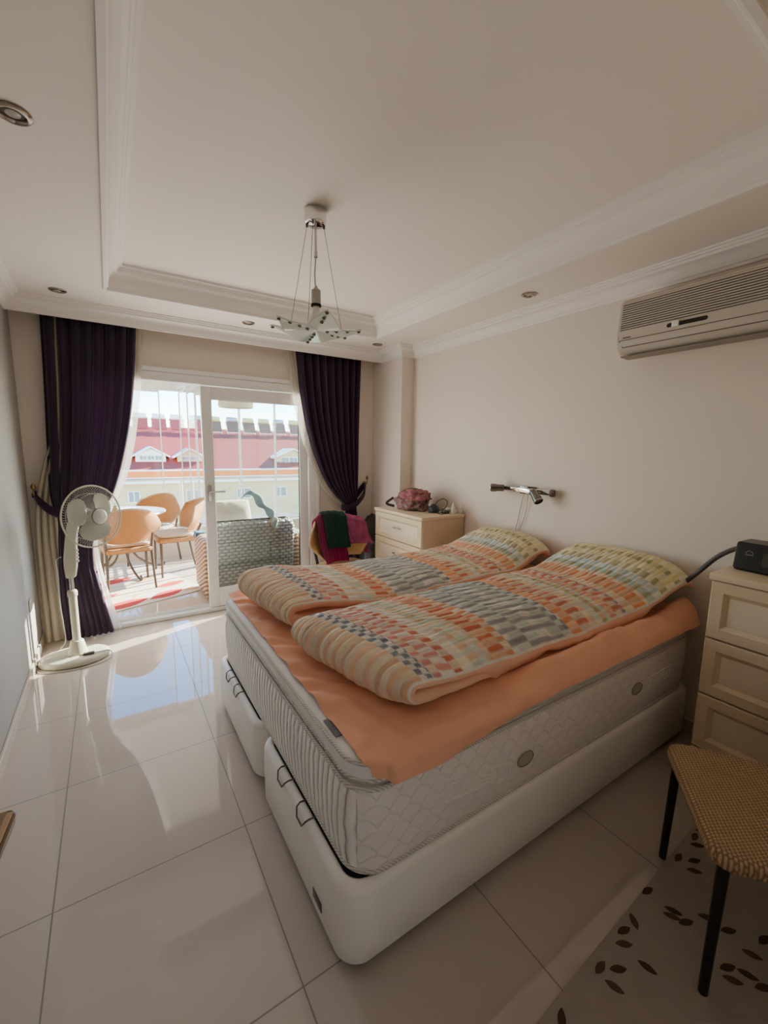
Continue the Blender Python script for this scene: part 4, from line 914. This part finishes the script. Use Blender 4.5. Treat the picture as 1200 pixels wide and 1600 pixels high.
# breathing device on the right chest, hose to the bed
z2=.9955
cp=thing('cpap_machine','black bedside breathing machine with grey screen on the right chest','medical device',(2.27,.54,z2),math.radians(-4))
bm=BM(); rings=[]
for x,(a,b,h) in ((-.058,(.11,.105,.0)),):pass
pr=[(-.060,.006),(-.066,.012),(-.052,.112),(-.044,.120),(.06,.122),(.066,.115),(.066,.006),(.06,.0),(-.054,.0)]
for y,k in ((-.13,.94),(-.125,1),(.120,1),(.128,.97),(.130,.92)): rings.append([bm.verts.new((x*k,y,.06+(z-.06)*k)) for x,z in pr])
ring_faces(bm,rings); bmesh.ops.recalc_face_normals(bm,faces=bm.faces[:]); obj('housing',bm,m_blk,cp,angle=30)
SL_=Matrix.Translation((-.059,0,.06))@Matrix.Rotation(math.radians(8),4,'Y')
bm=BM(); box(bm,-.003,.001,-.10,.035,-.028,.030,.001,1,mx=SL_); obj('screen',bm,mat('grey_screen',(.06,.06,.055),.15),cp)
bm=BM(); box(bm,-.002,.001,.066,.094,.010,.0125,mx=SL_); 
tube(bm,[SL_@Vector((-.0012,.080+.012*cos(a),.016+.012*sin(a))) for a in [PI*k/10 for k in range(11)]],.0010,5)
obj('emblem',bm,mat('emblem_silver',(.45,.40,.42),.3,.6),cp)
bm=BM(); lathe(bm,[(.012,0),(.016,.01),(.02,.03)],14,axis((.03,.122,.075),(0,1,0))); obj('hose_port',bm,m_blk,cp)
bm=BM(); pth=spline([(2.31,.668,1.073),(2.36,.72,1.055),(2.41,.80,.99),(2.42,.88,.885),(2.42,.96,.790),(2.40,1.04,.745),(2.36,1.12,.735)],90)
tube(bm,pth,[.0105+.0012*(k%2) for k in range(90)],10); hs=obj('breathing_hose',bm,mat('grey_hose',(.07,.065,.065),.45),loc=(2.42,.88,.885)); tag(hs,'grey corrugated hose running from the black machine to the bed pillow','hose')

# bags on the floor between chair and chest
t=thing('black_bag','tall black bag standing behind the pale chest, at the column','bag',(2.24,3.66,0)); bm=BM(); blob(bm,(2.24,3.66,.411),(.135,.15,.42),2.2,.13,1.7,4); bm.transform(Matrix.Identity(4)); 
for v in bm.verts: 
    if v.co.z<.18: v.co.z=max(0,v.co.z-.18*(.18-v.co.z)/.18)
mz=min(v.co.z for v in bm.verts)
for v in bm.verts: v.co.z=max(0.001,v.co.z-mz*(1-min(1,max(0,v.co.z)/.6)))
obj('bag_body',bm,mat('black_nylon',(.015,.014,.016),.55,bump=.3,bscale=40),t,world=True,angle=180)
bm=BM(); tube(bm,spline([(2.18,3.60,.73),(2.20,3.60,.80),(2.28,3.66,.81),(2.30,3.70,.73)],24),.009,8,flat=.5); obj('handle',bm,m_bagd,t,world=True)
t=thing('grey_bag','slumped dark grey bag on the floor in front of the black bag','bag',(2.13,3.46,0)); bm=BM(); blob(bm,(2.125,3.47,.2765),(.105,.095,.30),5.5,.14,1.9,4); 
mz=min(v.co.z for v in bm.verts)
for v in bm.verts: v.co.z=max(.001,v.co.z-mz*(1-min(1,max(0,v.co.z)/.5)))
obj('bag_body',bm,clothmat('grey_felt',(.09,.09,.10),trans=0),t,world=True,angle=180)
bm=BM(); tube(bm,spline([(2.08,3.43,.50),(2.08,3.42,.57),(2.15,3.47,.58),(2.16,3.5,.51)],20),.008,8,flat=.5); obj('handle',bm,m_bagd,t,world=True)

# ================================================================ RUG WITH LEAVES
def leafy(name,label,m_base,m_leafs,corner,ang,w,h,th,leaves,z=0,rc=.01):
    ca,sa=cos(ang),sin(ang); c=Vector(corner)
    bm=BM(); 
    def T(u,v,zz): return Vector((c.x+u*ca-v*sa,c.y+u*sa+v*ca,zz))
    pts=rrect_pts(0,w,-h,0,rc,4)
    rings=[[bm.verts.new(T(a*k+(1-k)*w/2,b*k-(1-k)*h/2,zz)) for a,b in pts] for zz,k in ((z,1),(z+th*.7,1),(z+th,.997))]
    ring_faces(bm,rings)
    for (x,y,a,L,W,mi) in leaves:
        d=Vector((cos(a),sin(a),0)); n=Vector((-d.y,d.x,0)); p=Vector((x,y,z+th+.0008)); V=[]
        for k in range(9): t=k/8; V.append(p+d*L*(t-.5)+n*W*.5*sin(PI*t)**.8)
        for k in range(7,0,-1): t=k/8; V.append(p+d*L*(t-.5)-n*W*.5*sin(PI*t)**.8)
        f=bm.faces.new([bm.verts.new(q) for q in V]); f.material_index=mi
        if f.normal.z<0: f.normal_flip()
    o=obj(name,bm,[m_base]+m_leafs,angle=30,loc=(c.x+.5*w*ca,c.y+.5*w*sa-.5*h*ca,z)); return tag(o,label,'rug')
LV=[(1.872,.551),(1.816,.553),(1.782,.532),(1.665,.547),(1.701,.510),(1.657,.493),(1.441,.547),(1.304,.522),(1.250,.525),(1.213,.505),(1.445,.469),(1.423,.464),(1.442,.432),(1.095,.510),(1.135,.480),(1.085,.463),(1.211,.437),(1.515,.403),(1.528,.350),(1.510,.286),(1.409,.312),(1.385,.292),(1.437,.274),(1.438,.239),(.90,.50),(1.786,.471),(1.590,.281)]
AN=[2.6,3.3,2.4,3.2,2.7,2.3,3,.9,2.9,2.5,2.0,2.1,2.7,3.2,2.6,1.9,1.8,2.3,2.6,2.0,2.7,2.2,2.0,2.6,.6,1.9,3.0]
rs=random.Random(5); lv=[(x,y,a,.052,.021,1+(i%2)) for i,((x,y),a) in enumerate(zip(LV,AN))]
for k in range(34):
    x=rs.uniform(.85,2.0); y=rs.uniform(-.95,.2); lv.append((x,y,rs.uniform(0,6.28),.06,.023,1+k%2))
m_rug=mat('taupe_pile',(.46,.40,.33),.95,var=.12,vscale=14,bump=.8,bscale=260,sheen=.2); m_lf1=mat('leaf_umber',(.085,.045,.03),.9,bump=.6,bscale=250); m_lf2=mat('leaf_brown',(.125,.07,.045),.9,bump=.6,bscale=250)
leafy('leaf_rug','taupe rug with scattered dark brown leaves under the foreground chair',m_rug,[m_lf1,m_lf2],(.735,.527,0),.045,1.32,1.6,.009,lv,z=.0005)

# wall socket on left wall, low
t=thing('wall_socket','cream wall socket low on the left wall near the curtain','socket',(XL,3.55,.42)); bm=BM(); box(bm,XL,XL+.009,3.51,3.59,.38,.46,.004); obj('plate',bm,m_fan,t,world=True)
bm=BM(); lathe(bm,[(.022,.0),(.022,.003),(.018,.003),(.017,.001)],20,axis((XL+.009,3.55,.42),(1,0,0))); obj('outlet',bm,m_fanw,t,world=True)
# ================================================================ BALCONY FURNITURE
m_cw=clothmat('cream_seat_pad',(.56,.44,.32),trans=0)
m_ro=weave('rattan_honey',(.60,.26,.06),(.22,.08,.015),'XZ',150,240); m_ros=weave('rattan_honey_seat',(.58,.27,.07),(.24,.09,.02),'XY',260,260)
chair('honey rattan chair with its back to the bedroom, nearest the open balcony door',(.095,5.14,0),math.radians(186),'rattan chairs at the balcony table',m_ro,m_ros,m_legb,m_cw)
chair('honey rattan chair to the right of the balcony table, seen side-on',(.60,5.47,0),math.radians(274),'rattan chairs at the balcony table',m_ro,m_ros,m_legb,m_cw)
chair('honey rattan chair at the far right of the balcony table, by the parapet',(.40,5.99,0),math.radians(325),'rattan chairs at the balcony table',m_ro,m_ros,m_legb,m_cw)
tx,ty=.06,5.66
tb=thing('round_table','round pale balcony table with curved dark iron legs','table',(tx,ty,0))
bm=BM(); lathe(bm,[(.02,.708),(.44,.710),(.468,.716),(.475,.726),(.470,.738),(.44,.741),(.001,.741)],48); obj('tabletop',bm,mat('pale_marble_top',(.80,.76,.68),.2,var=.04),tb)
for k in range(4):
    a=math.radians(20+90*k); c,s=cos(a),sin(a); bm=BM()
    tube(bm,spline([(c*r,s*r,z) for r,z in ((.30,.705),(.20,.60),(.10,.45),(.085,.33),(.16,.18),(.30,.07),(.42,.022),(.46,.03),(.465,.055),(.44,.06))],40),.014,8,flat=.8); obj('leg',bm,m_legb,tb)
bm=BM(); tube(bm,[(.10*cos(x),.10*sin(x),.42) for x in [2*PI*k/20 for k in range(20)]],.010,6,True); obj('leg_ring',bm,m_legb,tb)
m_pk=mat('pink_petal',(.75,.16,.30),.6); m_am=mat('amber_glass',(.55,.28,.06),.1)
t=thing('flower_vase','small amber vase with a pink flower on the balcony table edge','vase',(.02,5.42,.741)); bm=BM(); lathe(bm,[(.026,.0),(.034,.01),(.036,.05),(.018,.08),(.020,.10)],18); obj('vase_body',bm,m_am,t)
bm=BM(); tube(bm,[(0,0,.09),(.005,0,.17)],.003,6); obj('stem',bm,mat('green_stem',(.10,.25,.06),.6),t)
bm=BM(); blob(bm,(.005,0,.19),(.04,.04,.035),4,.3,3,3); obj('bloom',bm,m_pk,t)
# balcony rug
m_br=mat('cream_wool',(.74,.66,.54),.95,var=.06,vscale=9,bump=.6,bscale=180); m_rd=mat('red_motif',(.55,.05,.04),.95,bump=.5,bscale=160); m_or=mat('ochre_motif',(.62,.40,.16),.95); m_dl=mat('grey_stripe',(.30,.27,.24),.95)
ang=math.radians(18.5); lv=[]; ca,sa=cos(ang),sin(ang); c0=Vector((-.93,4.055))
def RP(u,v): return (c0.x+u*ca-v*sa,c0.y+u*sa+v*ca)
for u,v,a,L,W,mi in ((1.05,.12,.12,.42,.13,1),(1.45,.13,.25,.34,.12,1),(.92,.47,.1,.40,.10,1),(1.62,.42,.1,.30,.09,1),(.45,.15,.2,.40,.13,1),(.4,.55,.3,.36,.12,1),(1.68,.10,-.2,.16,.05,2),(.5,.9,.3,.36,.12,1),(1.25,.95,.1,.36,.12,1),(1.55,.8,.3,.2,.06,2),(.2,1.2,.3,.3,.1,1),(.9,1.3,.3,.3,.1,1),(1.2,.28,1.0,.16,.02,2)):
    x,y=RP(u,v); lv.append((x,y,ang+a,L*1.1,W*1.5,mi))
for v in (.33,.62,.72,1.05,1.4):
    for u in (.45,1.3): x,y=RP(u,v); lv.append((x,y,ang,.75,.012,3))
def RPc(): return None
o=leafy('balcony_rug','cream balcony rug with red motifs lying under the table chairs',m_br,[m_rd,m_or,m_dl],(c0.x-1.75*sa,c0.y+1.75*ca,0),ang,1.80,1.75,.009,lv,z=.0005)
# wicker sofa, back to the bedroom
m_wk=weave('grey_wicker',(.50,.49,.44),(.14,.13,.115),'XZ',50,100,bs=1,dist=.012,rough=.5)
def diagm():
    m,n,b=_nt('striped_wicker_end'); o=xyz(n); d=M(n,'ADD',M(n,'MULTIPLY',o[2],150),M(n,'MULTIPLY',o[1],60)); s=M(n,'MULTIPLY',M(n,'ADD',M(n,'SINE',d),1),.5)
    n.links.new(mixc(n,M(n,'GREATER_THAN',s,.45),(.22,.11,.06),(.62,.40,.24)),b.inputs['Base Color']); setp(b,Roughness=.6); bumpn(n,b,s,.8,.01); return m
sf=thing('wicker_sofa','grey woven wicker armchair sofa behind the glass door leaf, facing outwards','sofa',(1.14,4.42,0))
bm=BM(); rings=[]
def sofaback(z,i,bulge):
    return [bm.verts.new((x,y,z)) for x,y in rrect_pts(.76+i,1.60-i,4.185+i*.6-bulge,4.30-i*.4,.05,6)]
ring_faces(bm,[sofaback(z,i,b) for z,i,b in ((.03,.05,0),(.05,.02,0),(.30,.01,.004),(.60,.0,.012),(.69,.004,.016),(.735,.02,.012),(.762,.045,.0),(.768,.075,-.01))]); obj('backrest',bm,m_wk,sf,world=True,angle=60)
m_dg=diagm()
for x0,x1 in ((.70,.80),(1.55,1.65)):
    bm=BM(); box(bm,x0,x1,4.20,4.78,.03,.60,.035,3); obj('arm',bm,m_dg,sf,world=True,angle=60)
bm=BM(); box(bm,.80,1.55,4.30,4.74,.06,.34,.02,2); obj('seat_base',bm,m_wk,sf,world=True)
bm=BM(); rslab(bm,.81,1.54,4.31,4.76,.05,[(.342,.02),(.35,.004),(.42,.0),(.445,.02),(.45,.08)]); obj('seat_cushion',bm,m_cw,sf,world=True,angle=60)
p=pillow(0,0,.40,.40,.13,0,'cream square cushion propped on the wicker sofa behind the glass','0' and 0,'cushion',clothmat('cream_cushion',(.80,.74,.62),trans=.1))
p.rotation_euler=(math.radians(76),0,math.radians(4)); p.location=(1.02,4.415,.80-.035); p['category']='cushion'
bm=BM(); P=spline([(1.12,4.36,.99),(1.17,4.34,1.03),(1.235,4.31,.99),(1.275,4.29,.91),(1.33,4.27,.86),(1.37,4.245,.80),(1.375,4.22,.765),(1.375,4.165,.735),(1.37,4.155,.66)],70)
rings=[]
for i,q in enumerate(P):
    w=.045+.015*sin(i*.35); rings.append([bm.verts.new(q+Vector((.6*w*cos(a)+.004*nz(i*.3,a),.25*w*sin(a)+0,.5*w*cos(a+.5)))) for a in [2*PI*k/14 for k in range(14)]])
ring_faces(bm,rings); bmesh.ops.recalc_face_normals(bm,faces=bm.faces[:])
o=obj('blue_throw',bm,clothmat('pale_blue_throw',(.34,.50,.55),trans=.1),angle=180,loc=(1.37,4.2,.7)); tag(o,'pale blue throw twisted over the wicker sofa back','throw')
bm=BM(); grid(bm,lambda u,v:Vector((lerp(.685,.815,u),4.60+.13*v+.01*nz(u*4,v*4),(.612 if .12<u<.88 else .612-.05*(abs(u-.5)-.38)/.12)+.006*nz(u*5,v*6,2))),16,14); bmesh.ops.solidify(bm,geom=bm.faces[:],thickness=.012); o=obj('blue_towel',bm,clothmat('blue_towel',(.20,.38,.55),trans=0),loc=(.75,4.66,.61),angle=180); tag(o,'folded blue towel on the striped sofa arm seen beside the door leaf','towel')
# second wicker armchair to the right
s2=thing('wicker_armchair','darker wicker armchair right of the sofa, partly hidden behind the door frame','armchair',(2.1,4.55,0))
bm=BM(); 
def sb2(z,i): return [bm.verts.new((x,y,z)) for x,y in rrect_pts(1.72+i,2.42-i,4.26+i,4.38-i*.5,.05,6)]
ring_faces(bm,[sb2(z,i) for z,i in ((.05,.03),(.08,.0),(.60,.0),(.66,.01),(.70,.05))]); obj('backrest',bm,m_wk,s2,world=True,angle=60)
for x0 in (1.70,2.34): bm=BM(); box(bm,x0,x0+.1,4.28,4.86,.05,.56,.03,3); obj('arm',bm,m_wk,s2,world=True)
bm=BM(); box(bm,1.80,2.34,4.38,4.82,.08,.40,.02,2); obj('seat_base',bm,m_wk,s2,world=True)
# hanging drum lamp
m_ww=weave('white_wicker_shade',(.86,.82,.70),(.55,.48,.36),'XZ',160,190)
dl=thing('drum_lamp','white woven drum lamp on the balcony ceiling, seen through the glass door leaf','lamp',(1.36,5.5,2.31))
bm=BM(); lathe(bm,[(.20,-.345),(.205,-.335),(.205,-.245),(.20,-.235),(.19,-.235),(.19,-.345)],36,cap=False); obj('lamp_shade',bm,m_ww,dl)
bm=BM(); tube(bm,[(0,0,0),(0,0,-.27)],.005,6); tube(bm,[(-.19,0,-.24),(.19,0,-.24)],.004,6); obj('hanger',bm,m_steel,dl)
bm=BM(); lathe(bm,[(.015,-.265),(.035,-.29),(.03,-.32),(.002,-.325)],14); obj('bulb',bm,m_wp,dl)
# door closer bracket of folded glazing
bm=BM(); box(bm,.80,.98,5.72,6.34,2.225,2.30,.006); bk=obj('track_bracket',bm,m_alu,loc=(.9,6.0,2.26)); bk['kind']='structure'; bk.name='trim_4'

# ================================================================ ACROSS THE STREET
m_rroof=mat('red_roof_tiles',(.30,.030,.014),.7,var=.18,vscale=3); m_fas=mat('orange_fascia',(.80,.18,.02),.7); m_bwall=mat('cream_render',(.64,.46,.23),.85,var=.04,vscale=.5); m_bwhite=mat('white_render',(.86,.79,.66),.7); m_win=mat('window_glass_dark',(.16,.19,.21),.1)
ap=thing('apartment_building','cream apartment building with red roof and orange eaves across the street','building',(9,42,-10))
bm=BM(); box(bm,-14,34,40.6,52,-10,-1.60); obj('wall',bm,m_bwall,ap,world=True,smooth=False)
bm=BM(); box(bm,-14.4,34.4,39.9,40.7,-1.60,-1.12); obj('cornice_band',bm,m_bwhite,ap,world=True,smooth=False)
bm=BM(); box(bm,-14.5,34.5,39.8,40.5,-1.12,-.56); obj('fascia',bm,m_fas,ap,world=True,smooth=False)
bm=BM(); tube(bm,[(-14.5,39.75,-.50),(34.5,39.75,-.50)],.07,8); obj('gutter',bm,m_bwhite,ap,world=True)
def rz_(y): return -.52+(y-39.7)*.46
bm=BM(); V=[bm.verts.new(p) for p in ((-14.6,39.7,-.52),(34.6,39.7,-.52),(34.6,48.2,rz_(48.2)),(-14.6,48.2,rz_(48.2)))]; bm.faces.new(V)
V2=[bm.verts.new(p) for p in ((-14.6,57,-.52),(34.6,57,-.52))]; bm.faces.new((V[3],V[2],V2[1],V2[0])); obj('roof',bm,m_rroof,ap,world=True,smooth=False)
def dormer(xc,w,h0,h1,zb,n,white):
    yF=41.1; d=None
    bm=BM(); A=[(xc-w/2,zb),(xc+w/2,zb),(xc+w/2,h0),(xc,h1-.06),(xc-w/2,h0)]; prism(bm,A,'Y',yF,yF+5,0); d=obj('dormer',bm,m_bwhite if white else m_bwall,ap,world=True,smooth=False)
    bm=BM()
    for sg in (-1,1):
        e=w/2+.35; zz=h0-.35*(h1-h0)/(w/2)
        prism(bm,[(xc,h1),(xc,h1+.13),(xc+sg*e,zz+.13),(xc+sg*e,zz)],'Y',yF-.25,yF+5,0)
    q=obj('dormer_roof',bm,m_bwhite,None,smooth=False); q.parent=d; q.data.transform(wmat(ap).inverted())
    ww=w*.76/n
    for k in range(n):
        x=xc-w*.38+ww*(k+.5); bm=BM(); z0,z1=zb+.12,zb+.12+(h0-zb)*.80
        box(bm,x-ww/2,x+ww/2,yF-.06,yF+.02,z0,z1,0,mi=0); box(bm,x-ww/2+.05,x-.025,yF-.08,yF-.05,z0+.05,z1-.05,mi=1); box(bm,x+.025,x+ww/2-.05,yF-.08,yF-.05,z0+.08,z1-.08,mi=1)
        q=obj('window',bm,[m_bwhite,m_win],None,smooth=False); q.parent=d; q.data.transform(wmat(ap).inverted())
dormer(3.0,2.25,.72,1.36,.18,3,True); dormer(6.05,2.0,.68,1.24,.18,2,False); dormer(15.6,3.4,.62,1.34,-.08,3,False); dormer(-3.2,2.4,.72,1.36,.18,3,True); dormer(20.5,3.2,.62,1.34,-.08,3,False)
for x,z,w in ((1.55,-2.7,.9),(6.15,-2.75,1.3),(10.5,-2.75,1.3),(14,-2.75,1.3)):
    bm=BM(); box(bm,x-w/2,x+w/2,40.52,40.62,z-.5,z+.5,mi=0); box(bm,x-w/2+.08,x-.04,40.50,40.54,z-.42,z+.42,mi=1); box(bm,x+.04,x+w/2-.08,40.50,40.54,z-.42,z+.42,mi=1); obj('window',bm,[m_bwhite,m_win],ap,world=True,smooth=False)
# hip roof rising in the middle of the row
bm=BM(); V=[bm.verts.new(p) for p in ((7.2,40.2,-.45),(14.6,40.2,-.45),(11.6,45.5,1.75),(10.2,45.5,1.75))]; bm.faces.new(V); bm.faces.new((V[1],bm.verts.new((14.6,47,-.45)),V[2])); obj('hip_roof',bm,m_rroof,ap,world=True,smooth=False)
# rooftop solar water heaters
m_pan=mat('collector_red',(.36,.05,.03),.35); m_pan2=mat('collector_brown',(.19,.08,.04),.35); m_tk=[mat('tank_white',(.80,.80,.80),.35),mat('tank_ochre',(.62,.50,.20),.4),mat('tank_steel',(.40,.41,.42),.35,.5)]
m_st=mat('rusty_frame',(.40,.12,.10),.6)
hx=[2.75,4.35,5.95,7.7,9.5,11.3,13.0,14.7,16.4,18.2,20.0,21.8]
names=['leftmost','second from the left','third from the left','fourth from the left','fifth from the left','sixth from the left','seventh from the left','eighth from the left','ninth from the left','tenth from the left','second from the right','rightmost']
for i,x in enumerate(hx):
    y=47.6; zb=rz_(y)-.25
    kind=0 if i<3 else (1 if i in (4,6,7,9) else 2)
    t=thing('solar_water_heater','rooftop solar water heater, %s of the row on the red roof'%names[i],'solar water heater',(x,y,zb),0,'solar water heaters on the roof opposite')
    bm=BM(); rx=Matrix.Rotation(math.radians(62),4,'X'); box(bm,-.62,.62,-.55,.55,-.05,.05,mx=Matrix.Translation((0,-.35,.75))@rx); obj('collector_panel',bm,m_pan if i<4 else m_pan2,t,smooth=False)
    bm=BM(); lathe(bm,[(.02,-.58),(.26,-.55),(.29,-.48),(.29,.48),(.26,.55),(.02,.58)],16,axis((0,.12,1.52),(1,0,0))); obj('tank',bm,m_tk[kind],t)
    bm=BM()
    for sx in (-.6,.6): tube(bm,[(sx,-.6,0),(sx,.1,1.4)],.04,5); tube(bm,[(sx,.3,-.4),(sx,.15,1.4)],.04,5)
    tube(bm,[(-.6,-.6,.16),(.6,-.6,.16)],.04,5); tube(bm,[(-.75,.1,1.22),(.75,.1,1.22)],.04,5); obj('stand',bm,m_bwhite if i>3 else m_st,t)
bm=BM(); box(bm,-120,140,7.5,200,-10.2,-10); struct('street_ground',bm,mat('street',(.40,.37,.33),.9),smooth=False)
bm=BM(); box(bm,-2.3,3.4,4.1,6.74,-10,-.36); box(bm,-8,3.4,.0,4.0,-10,-.36); struct('wall_facade',bm,m_bw,smooth=False)
